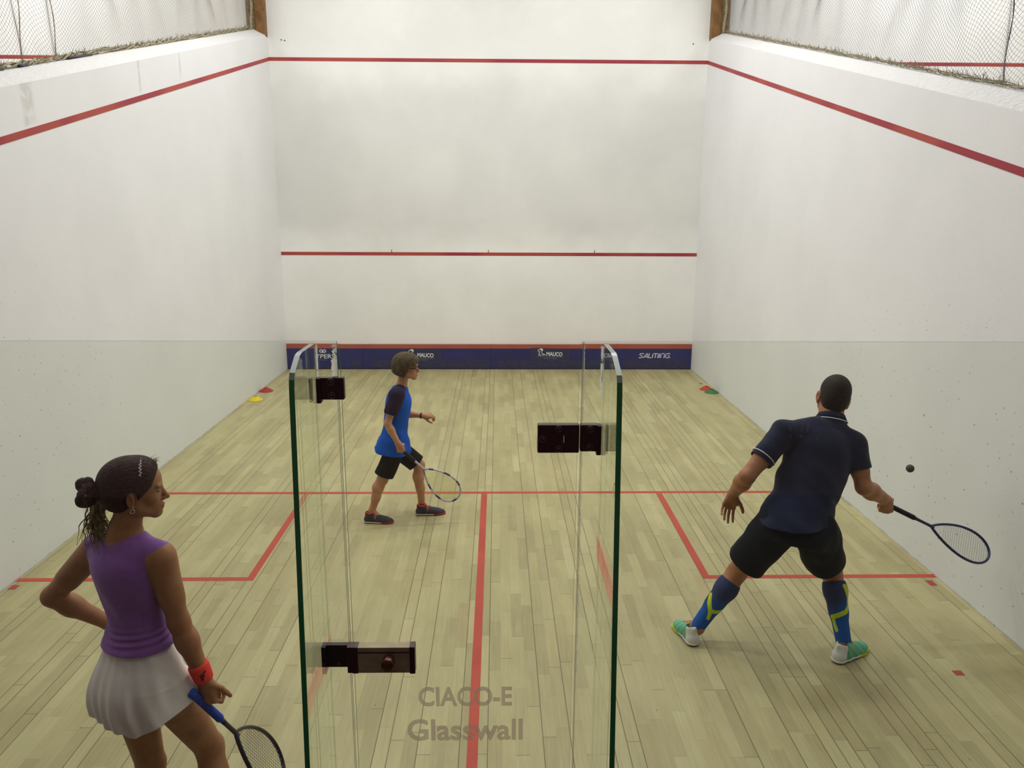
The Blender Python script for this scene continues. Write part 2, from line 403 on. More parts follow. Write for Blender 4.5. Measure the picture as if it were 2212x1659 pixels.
# red tape squares on the floor
for (x, y, w, d, lab) in ((-3.160, 2.53, .05, .06, 'small red tape square on the floor by the left wall'),
                          (3.118, 2.53, .048, .075, 'small red tape square beside the right service box corner'),
                          (2.69, 1.475, .05, .045, 'small red tape square near the back of the right side floor'),
                          (3.105, 8.70, .045, .045, 'small red tape square behind the red cone at front right')):
    tag(MB().box(x-w/2, x+w/2, y-d/2, y+d/2, 0, .0015).build('floor_marker', M['red'], origin=(x, y, 0)), lab, 'floor marker', 'red tape squares on the floor')
# nail holes and dark dots on the front wall
def dot(x, z, r, y=9.75, lab=None):
    n = 10; V = [(x+r*math.cos(2*PI*k/n), y-.004, z+r*math.sin(2*PI*k/n)) for k in range(n)]+[(x+r*math.cos(2*PI*k/n), y, z+r*math.sin(2*PI*k/n)) for k in range(n)]
    F = [tuple(range(n))]+[(k, (k+1) % n, n+(k+1) % n, n+k) for k in range(n)]
    tag(obj('wall_plug', V, F, M['pipe'], origin=None), lab, 'wall plug', 'dark plugs in the front wall')
for (px, py, lab) in ((607.5, 86, 'dark plug high on the front wall, left one of the close pair'), (615, 87.5, 'dark plug high on the front wall, right one of the close pair'), (1497.5, 95, 'single dark plug high at the right end of the front wall')):
    p = W(px, py, 9.75); dot(p[0], p[2], .009, lab=lab)

# ------------------------------------------------------------------ the tin
tin = empty('tin_board', (0, 9.70, 0), 'navy blue tin board with orange red top edge at foot of front wall', 'tin board')
TY = 9.712
for x0, x1 in ((-3.2, -2.0), (-1.998, .006), (.008, 2.003), (2.005, 3.2)):
    pn = MB().box(x0, x1, TY, 9.748, .012, .335).build('panel', M['blue'], tin)
    MB().box(x0, x1, TY-.001, 9.748, .335, .405).build('top_strip', M['tinred'], pn)
    a = x0+.12 if x0 > -3 else x0+1.0
    MB().box(a, x1-.04, TY-.0015, TY, .03, .145).build('kick_strip', M['kick'], pn)
MB().box(-3.2, 3.2, TY-.003, 9.748, 0, .014).build('base_strip', M['maroon2'], tin)
def onT(px, py): return W(px, py, TY-.002)
def seg_letters(strokes, origin, sx, sz, w, name, mat, parent, shear=0.0, y=TY-.002):
    mb = MB()
    for st in strokes:
        pts = [np.array((origin[0]+(p[0]+shear*p[1])*sx, 0, origin[2]+p[1]*sz)) for p in st]
        for a, b in zip(pts, pts[1:]):
            t = (b-a)/np.linalg.norm(b-a); nrm = np.array((-t[2], 0, t[0]))*w; e = t*w*.55
            q = [a-e+nrm, b+e+nrm, b+e-nrm, a-e-nrm]
            mb.add([(v[0], y, v[2]) for v in q]+[(v[0], y-.0012, v[2]) for v in q], [(3, 2, 1, 0), (4, 5, 6, 7), (0, 1, 5, 4), (1, 2, 6, 5), (2, 3, 7, 6), (3, 0, 4, 7)])
    return mb.build(name, mat, parent)
# SALMING. drawn in slanted square letters
p0 = onT(1380, 772.2); p1 = onT(1451, 762.2); Lx = (p1[0]-p0[0]); Hh = .066
S = []
def L(ch, x):
    k = {'S': [[(.95, 1), (.1, 1), (.02, .72), (.85, .3), (.75, 0), (0, 0)]], 'A': [[(0, 0), (.5, 1), (.72, 1), (.88, 0)], [(.3, .28), (.8, .28)]], 'L': [[(.05, 1), (.05, 0), (.75, 0)]],
         'M': [[(0, 0), (0, .9), (.1, 1), (1.25, 1), (1.35, .9), (1.35, 0)], [(.68, 0), (.68, 1)]], 'I': [[(0, 0), (0, 1)]], 'N': [[(0, 0), (0, .9), (.1, 1), (.75, 1), (.85, .9), (.85, 0)]],
         'G': [[(.9, 1), (.12, 1), (0, .85), (0, .12), (.12, 0), (.85, 0), (.85, .5), (.55, .5)]], '.': [[(0, .02), (.04, .02)]]}[ch]
    for st in k: S.append([(x+p[0], p[1]) for p in st])
xx = 0
for ch, adv in (('S', 1.18), ('A', 1.12), ('L', .98), ('M', 1.68), ('I', .36), ('N', 1.2), ('G', 1.15), ('.', .2)): L(ch, xx); xx += adv
seg_letters(S, (p0[0], 0, p0[2]-.004), Lx/(xx+.2), Hh, .0062, 'lettering', M['white'], tin, shear=.22)
# YPERS with its ring sign
pa, pb = onT(682, 774), onT(722, 774)
text('YPERS', 'lettering', M['white'], tin, ((pa[0]+pb[0])/2+.004, TY-.002, pa[2]), (1, 0, 0), (0, 0, 1), .095, width=(pb[0]-pa[0])*1.04, offset=.0006)
c = onT(697, 758.3); mb = MB()
for dx in (-.026, .026):
    ring = [(c[0]+dx+.0215*math.cos(2*PI*k/20), TY-.002, c[2]+.0205*math.sin(2*PI*k/20)) for k in range(20)]
    mb.tube(ring, .0072, 6, closed=True, flat=.2, fn=(0, 1, 0))
mb.box(c[0]-.004, c[0]+.004, TY-.004, TY-.002, c[2]-.034, c[2]-.01)
mb.build('emblem', M['white'], tin)
text('SQUASH', 'lettering', M['greyprint'], tin, (c[0], TY-.002, onT(697, 778.3)[2]), (1, 0, 0), (0, 0, 1), .018, width=.12)
# MAUCO stickers
for nme, (tlx, tly), (trx, try_), (blx, bly), lab in (('a', (1147.5, 751.5), (1229.5, 754), (1147, 776.5), 'right'), ('b', (868, 753), (951.5, 755.5), (868, 779.5), 'left')):
    A, B, Cc = onT(tlx, tly), onT(trx, try_), onT(blx, bly)
    ux = (B-A); wd_ = np.linalg.norm(ux); ux = ux/wd_; uz = A-Cc; ht = np.linalg.norm(uz); uz = np.array((-ux[2], 0, ux[0])); ux[1] = 0
    O = Cc.copy(); O[1] = TY-.001
    def q(u, v, y=0): p = O+ux*u+uz*v; return (p[0], TY-.001-y, p[2])
    mb = MB(); mb.add([q(0, 0), q(wd_, 0), q(wd_, ht), q(0, ht), q(0, 0, .001), q(wd_, 0, .001), q(wd_, ht, .001), q(0, ht, .001)],
                      [(3, 2, 1, 0), (4, 5, 6, 7), (0, 1, 5, 4), (1, 2, 6, 5), (2, 3, 7, 6), (3, 0, 4, 7)])
    stk = mb.build('sticker', M['sticker'], tin)
    mb = MB(); e = .004
    for (a, b, c2, d) in ((0, 0, wd_, e), (0, ht-e, wd_, ht), (0, 0, e, ht), (wd_-e, 0, wd_, ht)):
        mb.add([q(a, b, .0015), q(c2, b, .0015), q(c2, d, .0015), q(a, d, .0015)], [(0, 1, 2, 3)])
    mb.build('border', M['stickedge'], stk)
    def T(s_, u, v, size, w, mt, off=0): return text(s_, 'lettering', mt, stk, q(u*wd_, v*ht, .001), ux, uz, size, width=w*wd_, offset=off)
    T('MAUCO', .61, .365, .088, .42, M['white'], .0022)
    T('Limpieza, reparacion y mantenimiento de maquinaria', .50, .235, .026, .69, M['greyprint'])
    T('Ferreteria industrial', .50, .10, .026, .34, M['greyprint'])
    # the crouching bird emblem: cap, beak, back and tail
    def poly(pts, mt, y=.0018):
        n = len(pts); mb = MB(); mb.add([q(wd_*a, ht*b, .001) for a, b in pts]+[q(wd_*a, ht*b, y) for a, b in pts], [tuple(range(n, 2*n))]+[(i, (i+1) % n, n+(i+1) % n, n+i) for i in range(n)]); return mb
    mb = poly([(.20, .86), (.225, .95), (.265, .98), (.30, .93), (.305, .82), (.29, .73), (.272, .76), (.262, .84), (.235, .85)], None)
    mb.tube([q(wd_*a, ht*b, .001) for a, b in ((.21, .88), (.178, .83), (.172, .76), (.20, .72), (.23, .71))], .0042, 5)
    mb.tube([q(wd_*a, ht*b, .001) for a, b in ((.272, .76), (.268, .64), (.30, .53), (.355, .455), (.37, .43), (.31, .42), (.275, .42))], .0045, 5)
    mb.tube([q(wd_*a, ht*b, .001) for a, b in ((.215, .70), (.20, .62), (.225, .57), (.20, .48), (.195, .41), (.225, .40))], .0045, 5)
    mb.tube([q(wd_*a, ht*b, .001) for a, b in ((.235, .50), (.22, .42), (.24, .34), (.265, .37))], .0045, 5)
    mb.build('emblem', M['white'], stk)

# ------------------------------------------------------------------ cones
def cone(px, py, col, lab, Y=None):
    d = CF+CR*(px-1106)/FPX-CU*(py-829.5)/FPX; p = CAM+d*(-CAM[2])/d[2]
    x, y = p[0], p[1]
    mt = plain('cone plastic '+lab.split()[0], col, .45, .4)
    mb = MB(); n = 32; prof = [(.093, .0), (.096, .004), (.091, .008), (.028, .050), (.024, .050), (.022, .046), (.084, .004), (.087, 0)]
    for r, z in prof: mb.v += [(x+r*math.cos(2*PI*k/n), y+r*math.sin(2*PI*k/n), z) for k in range(n)]
    for i in range(len(prof)):
        j = (i+1) % len(prof)
        for k in range(n): mb.f.append((i*n+k, i*n+(k+1) % n, j*n+(k+1) % n, j*n+k)); mb.m.append(0)
    tag(mb.build('marker_cone', mt, smooth=False, origin=(x, y, 0)), lab, 'marker cone', 'flat training marker cones')
cone(575, 845, (166, 44, 44), 'red flat marker cone on the floor by the left wall')
cone(552, 864, (226, 200, 36), 'yellow flat marker cone on the floor by the left wall')
cone(1525.5, 841.5, (186, 52, 46), 'red flat marker cone behind the green one at the right wall')
cone(1537, 848, (44, 116, 60), 'green flat marker cone by the right wall')

# ------------------------------------------------------------------ posts and nets
def post(s):
    zb = SWH(9.6)+.02; x0 = s*3.2
    e = empty('wooden_post', (s*3.33, 9.68, zb), 'pine post at the %s front corner on top of the side wall' % ('left' if s < 0 else 'right'), 'post', 'pine corner posts')
    h = 6.95
    bevel(MB().box(min(x0, s*3.33), max(x0, s*3.33), 9.62, 9.745, zb-.03 if s < 0 else zb-.03, h).build('front_board', M['wood'], e), .004)
    bevel(MB().box(min(s*3.332, s*3.46), max(s*3.332, s*3.46), 9.64, 9.745, zb+.02, h).build('side_board', M['wood2'], e), .004)
post(-1); post(1)

def net(s, gathers, mt, lab, wavef):
    e = empty('court_net', (s*3.42, 5.5, SWH(5.5)+.08), lab, 'net')
    cw, rh, r = .038, .019, .0011
    y0, y1 = 1.6, 9.60; base = lambda y: SWH(y)+.085; top = 6.0
    V = []; F = []
    def P(y, z, ph):
        zb = base(y); k = max(0., min(1., (z-zb)/.5))
        yy = y+.05*math.sin(z*3.1+y*1.7+wavef)*k+.02*math.sin(z*9+y*5)*k
        g = 0
        for gy in gathers: g += (gy-yy)*.75*math.exp(-((yy-gy)/.11)**2)
        xx = s*3.42+.03*math.sin(y*2.3+z*1.9+wavef)*k+.012*math.sin(y*11+z*3)*k
        zz = z+.02*math.sin(y*4.1+wavef)*(1-k)+.012*math.sin(y*23+z*2)
        return (xx, min(yy+g, 9.585), zz)
    ncol = int((y1-y0)/cw)
    for i in range(ncol+1):
        yb = y0+i*cw; zb = base(yb)-.02
        for sg in (-1, 1):
            if (i == 0 and sg < 0): continue
            nr = int((top-zb)/rh); j0 = int(zb/rh); b = len(V)
            npt = 0
            for j in range(j0, j0+nr+1):
                y = yb+sg*(j % 2)*cw*.5
                if y > y1: y = y1
                p = P(y, j*rh, 0)
                V += [(p[0]-r, p[1]-r*.6, p[2]), (p[0]+r, p[1]-r*.6, p[2]), (p[0], p[1]+r, p[2])]; npt += 1
            for j in range(npt-1):
                o = b+3*j
                F += [(o, o+1, o+4, o+3), (o+1, o+2, o+5, o+4), (o+2, o, o+3, o+5)]
    obj('mesh', V, np.array(F, np.int32), mt, e)
    for gy in gathers:
        pts = [(s*3.42+.01*math.sin(z*7), gy+.03*math.sin(z*3.1+gy*1.7+wavef)+.01*math.sin(z*13), z) for z in np.arange(base(gy), 6.0, .08)]
        MB().tube(pts, [.003+.0025*math.sin(i*1.3)**2 for i in range(len(pts))], 6).build('gathered_cord', mt, e, True)
    # frayed bottom rope lying on the coping
    mb = MB(); rr = random.Random(3+s)
    th = 1.0 if s < 0 else .55
    for k in range(5):
        pts = []
        for y in np.arange(1.6, 9.58, .05):
            a = y*9+k*1.3+math.sin(y*3)*2; am = (.011+.013*math.sin(y*1.3+k)**2+.006*math.sin(y*17+k*2))*th
            pts.append((s*3.405+am*math.cos(a)*1.3, y, SWH(y)+.095+am*math.sin(a)))
        mb.tube(pts, [(.005+.005*abs(math.sin(i*.7+k))*abs(math.sin(i*.23+k*2)))*th for i in range(len(pts))], 5)
    for k in range(620):
        y = rr.uniform(1.7, 9.55); ln = rr.uniform(.01, .06); a = rr.uniform(-.6, 3.6)
        x = s*3.40; z = SWH(y)+.10; dx = -s*rr.uniform(-.01, .05)
        p1 = (x+dx*.5, y+math.cos(a)*ln*.5, z+math.sin(a)*ln*.5+.01); p2 = (x+dx, y+math.cos(a+.5)*ln, z+abs(math.sin(a+.4))*ln)
        mb.tube([(x, y, z-.02*(1-th)), p1, p2], [.003*th, .0018, .001], 4)
    mb.build('bottom_rope', M['rope'], e)
    if s < 0:
        for (a, b) in ((3.15, 3.55), (4.45, 4.85), (3.75, 3.86)):
            MB().tube([(-3.375, a, SWH(a)+.085), (-3.375, b, SWH(b)+.085)], .013, 10).build('pipe', M['pipe'], e, True)
    # vertical edge rope up the corner post
    pts = [(s*3.37+.012*math.sin(z*11), 9.58, z) for z in np.arange(SWH(9.6)+.08, 6.6, .06)]
    MB().tube(pts, [.012+.007*abs(math.sin(i*.9)) for i in range(len(pts))], 6).build('edge_rope', M['rope'], e)
net(-1, (3.42, 3.9, 4.35), M['net'], 'beige rope net above the left side wall with gathered cords', 0.4)
net(1, (3.0,), M['net2'], 'grey rope net above the right side wall', 2.1)

# ------------------------------------------------------------------ glass back wall
T2 = .006
def pane(name, x0, x1, lab, cat, top=2.13, mat=None, seal=()):
    e = empty(name, ((x0+x1)/2, 0, 0), lab, cat)
    mb = MB(); mb.box(x0, x1, -T2, T2, 0, top); mb.m = [2, 2, 0, 0, 1, 1]; mb.m[1] = 2
    mb.build('glass_sheet', [mat or M['glass'], M['edge'], M['edgetop']], e)
    return e
lp = pane('glass_wall', -3.198, -.3745, 'large clear glass back wall panel left of the glass door', 'glass panel')
rp = pane('glass_wall', .3745, 3.198, 'large clear glass back wall panel right of the glass door', 'glass panel')
# silicone strips on the panels' edges
mb = MB(); rr = random.Random(5)
def strip(mb, xc, w0, z0, z1, y=-.0075, jag=0.0, step=.012):
    z = z0; pw = w0
    while z < z1:
        zn = min(z1, z+step); w = w0*(1+jag*rr.uniform(-1, 1)); V = [(xc-pw, y, z), (xc+w0*.6, y, z), (xc+w0*.6, y, zn), (xc-w, y, zn)]
        V += [(v[0], -T2, v[2]) for v in V]
        mb.add(V, [(0, 1, 2, 3), (1, 5, 6, 2), (3, 7, 4, 0)]); z = zn; pw = w
mb = MB(); strip(mb, -.3795, .0085, 2.0, 2.122, jag=.75); mb.build('silicone_bead', M['silicone'], lp)
mb = MB(); strip(mb, -.377, .0022, 1.86, 2.0, jag=.5); mb.build('silicone_bead', M['silicone'], lp)
mb = MB(); strip(mb, .3775, .0022, 0.0, 2.13, y=-.0075); mb.build('edge_seal', M['siliconegrey'], rp)
mb = MB(); strip(mb, .3815, .0013, 1.0, 2.13, y=-.008); mb.build('edge_bead', M['silicone'], rp)
mb = MB(); strip(mb, -.3775, .0018, 0.0, 1.86, y=-.0075); mb.build('edge_seal', M['siliconegrey'], lp)
# fins standing square to the glass, towards the viewer
for s, yt, k, fx in ((-1, -.286, .070, -.444), (1, -.322, .098, .444)):
    e = empty('glass_fin', (fx, -.15, 0), 'upright glass fin with green edge bracing the wall %s of the door' % ('left' if s < 0 else 'right'), 'glass fin', 'glass fins beside the door')
    yf = lambda z: yt-(1.9-z)*k
    out = [(-T2-.001, 0), (-T2-.001, 2.126), (-.175, 2.128), (-.200, 2.124)]
    yy = yf(2.0); cz = 2.06
    out += [(yf(2.07)+.012, 2.088), (yf(2.05)+.003, 2.070), (yf(2.03), 2.045), (yf(0), 0)]
    mb = MB(); ms = [0, 2, 2, 2, 2, 1, 1, 1]
    mb.prism(out, 'x', fx-.0075, fx+.0075, 0, ms)
    mb.build('glass_sheet', [M['glassfin'], M['edge'], M['edgetop']], e)
    mb = MB(); strip(mb, fx+(.004 if s < 0 else -.003), .0045, 2.0, 2.122, jag=.35); strip(mb, fx, .0022, 0, 2.0); mb.build('silicone_bead', M['silicone'] if 0 else M['siliconegrey'], e)
    mb = MB(); strip(mb, fx+.009*(1 if s < 0 else -1), .004, 1.96, 2.122, jag=.5); mb.build('silicone_bead', M['silicone'], e)

def screws(pts, y, parent, r=.0095):
    for (x, z) in pts:
        mb = MB(); ring = [(x+r*math.cos(2*PI*k/18), y, z+r*math.sin(2*PI*k/18)) for k in range(18)]
        mb.tube(ring, .0022, 6, closed=True); mb.tube([(x, y+.002, z), (x, y-.001, z)], .0055, 12); mb.build('screw', M['screw'], parent, True)
def rbox(x0, x1, y0, y1, z0, z1, name, mat, parent, w=.004): return bevel(MB().box(x0, x1, y0, y1, z0, z1).build(name, mat, parent), w, 3)
def Q(px, py, y): return W(px, py, y)
# door
door = empty('glass_door', (0, 0, 0), 'frameless glass door in the middle of the back wall with maroon lock and hinge', 'glass door')
mb = MB().box(-.3665, .3665, -T2, T2, .012, 2.122); mb.m = [2, 2, 0, 0, 1, 1]
mb.build('glass_sheet', [M['glassdoor'], M['edge'], M['edgetop']], door)
a, b = Q(904, 1524, -T2), Q(1106, 1487, -T2)
text('CIACO-E', 'lettering', M['etch'], door, ((a[0]+b[0])/2, -T2-.0002, a[2]), (1, 0, 0), (0, 0, 1), .099, width=(b[0]-a[0]), offset=.0026)
a, b = Q(881, 1598, -T2), Q(1130, 1555, -T2)
text('Glasswall', 'lettering', M['etch'], door, ((a[0]+b[0])/2, -T2-.0002, a[2]), (1, 0, 0), (0, 0, 1), .113, width=(b[0]-a[0]), offset=.0026)
# hinge plate on the door and its bracket on the right panel
yF = -.036
a, b = Q(1161, 979, yF), Q(1253, 918, yF)
hp = rbox(a[0], .3685, yF, -T2-.0005, a[2], b[2], 'hinge_plate', M['maroon'], door)
screws([(a[0]+.016, (a[2]+b[2])/2), (a[0]+.065, b[2]-.013), (a[0]+.065, a[2]+.013)], yF-.001, hp)
MB().box(a[0]+.080, a[0]+.0825, yF-.0012, yF, (a[2]+b[2])/2-.011, (a[2]+b[2])/2+.011).build('slot', M['white'], hp)
for (pa_, pb_, nm, lab, fxx, flip) in (((1255, 976), (1296, 918), 'r', 'dark maroon glass bracket holding the right fin beside the door hinge', .444, 1),
                                      ((683, 864), (742, 816), 'l', 'dark maroon glass bracket near the top of the left fin', -.444, -1)):
    yb = -.030 if flip < 0 else yF
    A, B = Q(*pa_, yb), Q(*pb_, yb)
    e = empty('glass_bracket', ((A[0]+B[0])/2, -.02, A[2]), lab, 'bracket', 'maroon brackets on the glass')
    if flip > 0: x0, x1 = .3715, .430
    else: x0, x1 = -.431, B[0]
    pl = rbox(x0, x1, yb, -T2-.0005, A[2], B[2], 'plate', M['maroon'], e)
    lx0, lx1 = (x1-.008, .4362) if flip > 0 else (-.4363, x0+.008)
    rbox(lx0, lx1, yb-.006, -T2-.0005, A[2]-.010, B[2]-.002, 'clamp_jaw', M['maroon2'], e, .002)
    screws([((x0+x1)/2, B[2]-.014), ((x0+x1)/2, A[2]+.014)], yb-.001, pl)
    # half that grips the far side of the fin
    fx0, fx1 = (.4518, .459) if flip > 0 else (-.459, -.4518)
    rbox(fx0, fx1, yb-.004, -T2-.0005, A[2]-.008, B[2]-.004, 'outer_jaw', M['maroon2'], e, .002)
# lock: keeper on the left panel, lock case with knob on the door
yL = -.043
A, B = Q(697, 1457, yL), Q(763, 1399, yL)
kp = empty('lock_keeper', ((A[0]+B[0])/2, -.02, A[2]), 'dark maroon lock keeper on the left glass panel beside the door lock', 'lock keeper')
rbox(A[0]+.012, B[0]-.010, yL+.016, -T2-.0005, A[2]+.016, B[2]-.001, 'body', M['maroon2'], kp, .002)
rbox(A[0]-.001, A[0]+.013, yL, -T2-.0005, A[2], B[2], 'side_cheek', M['maroon'], kp, .0015)
rbox(B[0]-.022, B[0]-.001, yL, -T2-.0005, A[2]+.004, B[2], 'side_cheek', M['maroon'], kp, .0015)
screws([((A[0]+B[0])/2, A[2]+.03)], yL+.015, kp, .004)
A, B = Q(763, 1456, yL), Q(895, 1399, yL)
x0, x1 = B[0]-.001+0*A[0], B[0]
lc = rbox(A[0]+.014, B[0]-.012, yL+.002, -T2-.0005, A[2]+.002, B[2]-.001, 'lock_case', M['alu'], door, .001)
MB().box(A[0]+.016, B[0]-.018, yL+.0005, yL+.0015, B[2]-.020, B[2]-.0165).build('groove', M['maroon2'], lc)
rbox(A[0]-.001, A[0]+.017, yL, -T2-.0005, A[2]+.001, B[2]+.001, 'end_cap', M['maroon'], lc, .0012)
rbox(B[0]-.017, B[0]+.001, yL, -T2-.0005, A[2]-.001, B[2]+.001, 'end_cap', M['maroon'], lc, .0012)
kx = Q(840, 1424, yL); mb = MB()
n = 28
prof = [(.0, .018), (.008, .0185), (.012, .0205), (.036, .0212), (.040, .0195), (.0405, .0)]
for (dy, rad) in prof: mb.v += [(kx[0]+rad*(1+.05*math.cos(7*2*PI*k/n))*math.cos(2*PI*k/n), yL-dy, kx[2]+rad*(1+.05*math.cos(7*2*PI*k/n))*math.sin(2*PI*k/n)) for k in range(n)]
for i in range(len(prof)-1):
    for k in range(n): mb.f.append((i*n+k, i*n+(k+1) % n, (i+1)*n+(k+1) % n, (i+1)*n+k)); mb.m.append(0)
mb.build('knob', M['knob'], lc, True)
# faint finger smears on the glass in front of the far right player
for (px, py, dx, ln, w) in ((1706, 918, 2, 16, 3.2), (1732, 912, -1, 24, 3.8), (1747, 913, -3, 20, 3.6), (1768, 935, -5, 24, 2.6), (1706, 938, 3, 9, 2.5), (1730, 938, 1, 8, 3)):
    V = []
    for k in range(9):
        t = k/8; c = Q(px+dx*t, py+ln*t, -T2-.0003); ww = w/700*math.sin(PI*(.12+.76*t)); V += [(c[0]-ww, c[1], c[2]), (c[0]+ww, c[1], c[2])]
    MB().add(V, [(2*k, 2*k+1, 2*k+3, 2*k+2) for k in range(8)]).build('smear', M['smudge'], rp)
#PEOPLE
# ------------------------------------------------------------------ implicit-surface modelling
f32 = np.float32
def v3(*a): return np.array(a, float)
def unit(a): a = np.asarray(a, float); return a/(np.linalg.norm(a)+1e-12)
def smin(a, b, k):
    if k <= 0: return np.minimum(a, b)
    h = np.maximum(k-np.abs(a-b), 0)/k
    return np.minimum(a, b)-h*h*k*.25
def rc(a, b, ra, rb):
    a = np.asarray(a, float); b = np.asarray(b, float); ab = b-a; L2 = ab@ab+1e-12
    def f(X, Y, Z):
        x = X-a[0]; y = Y-a[1]; z = Z-a[2]
        t = np.clip((x*ab[0]+y*ab[1]+z*ab[2])/L2, 0, 1)
        return np.sqrt((x-t*ab[0])**2+(y-t*ab[1])**2+(z-t*ab[2])**2)-(ra+(rb-ra)*t)
    return f, np.minimum(a-ra, b-rb), np.maximum(a+ra, b+rb)
def el(c, r, R=None):
    c = np.asarray(c, float); r = np.asarray(r, float); R = np.eye(3) if R is None else np.array([unit(q) for q in R])
    ext = np.sqrt(((R*r[:, None])**2).sum(0))
    def f(X, Y, Z):
        x = X-c[0]; y = Y-c[1]; z = Z-c[2]; s0 = 0; s1 = 0
        for i in range(3):
            q = x*R[i, 0]+y*R[i, 1]+z*R[i, 2]; s0 = s0+(q/r[i])**2; s1 = s1+(q/r[i]**2)**2
        k0 = np.sqrt(s0); return k0*(k0-1)/(np.sqrt(s1)+1e-6)
    return f, c-ext, c+ext
def cub(ts, vs, n=90):
    """Catmull-Rom resampling of a table"""
    ts = np.array(ts, float); vs = np.array(vs, float); m = np.gradient(vs, ts); tt = np.linspace(ts[0], ts[-1], n)
    i = np.clip(np.searchsorted(ts, tt)-1, 0, len(ts)-2); h = ts[i+1]-ts[i]; u = (tt-ts[i])/h
    return tt, (2*u**3-3*u**2+1)*vs[i]+(u**3-2*u**2+u)*h*m[i]+(-2*u**3+3*u**2)*vs[i+1]+(u**3-u**2)*h*m[i+1]
def loft(O, Wd, U, rows, off=0.0, tw=(0, 0), wob=None):
    """stack of elliptical sections; rows = (t, cu, cv, a, b); tw = twist at the two ends"""
    O = np.asarray(O, float); Wd = unit(Wd); U = unit(U-Wd*(U@Wd)); Vv = np.cross(Wd, U)     # U = right, V = forward
    rows = np.array(rows, float); ts = rows[:, 0]; tb = [cub(ts, rows[:, i]) for i in range(1, 5)]
    t0, t1 = ts[0], ts[-1]; half = (t1-t0)/2; mid = (t0+t1)/2
    def f(X, Y, Z):
        x = X-O[0]; y = Y-O[1]; z = Z-O[2]
        t = x*Wd[0]+y*Wd[1]+z*Wd[2]; u = x*U[0]+y*U[1]+z*U[2]; v = x*Vv[0]+y*Vv[1]+z*Vv[2]
        if tw[0] or tw[1]:
            a = tw[0]+(tw[1]-tw[0])*np.clip((t-t0)/(t1-t0), 0, 1); ca = np.cos(a); sa = np.sin(a); u, v = u*ca-v*sa, u*sa+v*ca
        cu, cv, A, B = [np.interp(t, q[0], q[1]) for q in tb]
        A = A+off; B = B+off; u = u-cu; v = v-cv
        if wob is not None:
            g = wob(t, np.arctan2(v, u)); A = A+g; B = B+g
        k0 = np.sqrt((u/A)**2+(v/B)**2); k1 = np.sqrt((u/A**2)**2+(v/B**2)**2)+1e-6
        d = k0*(k0-1)/k1
        return np.maximum(d, np.abs(t-mid)-half)
    m = max(rows[:, 3].max(), rows[:, 4].max())+max(off, 0)+np.abs(rows[:, 1:3]).max()+.03
    P0, P1 = O+Wd*t0, O+Wd*t1
    return f, np.minimum(P0, P1)-m, np.maximum(P0, P1)+m
def half(p, n):
    p = np.asarray(p, float); n = unit(n)
    return lambda X, Y, Z: (X-p[0])*n[0]+(Y-p[1])*n[1]+(Z-p[2])*n[2]
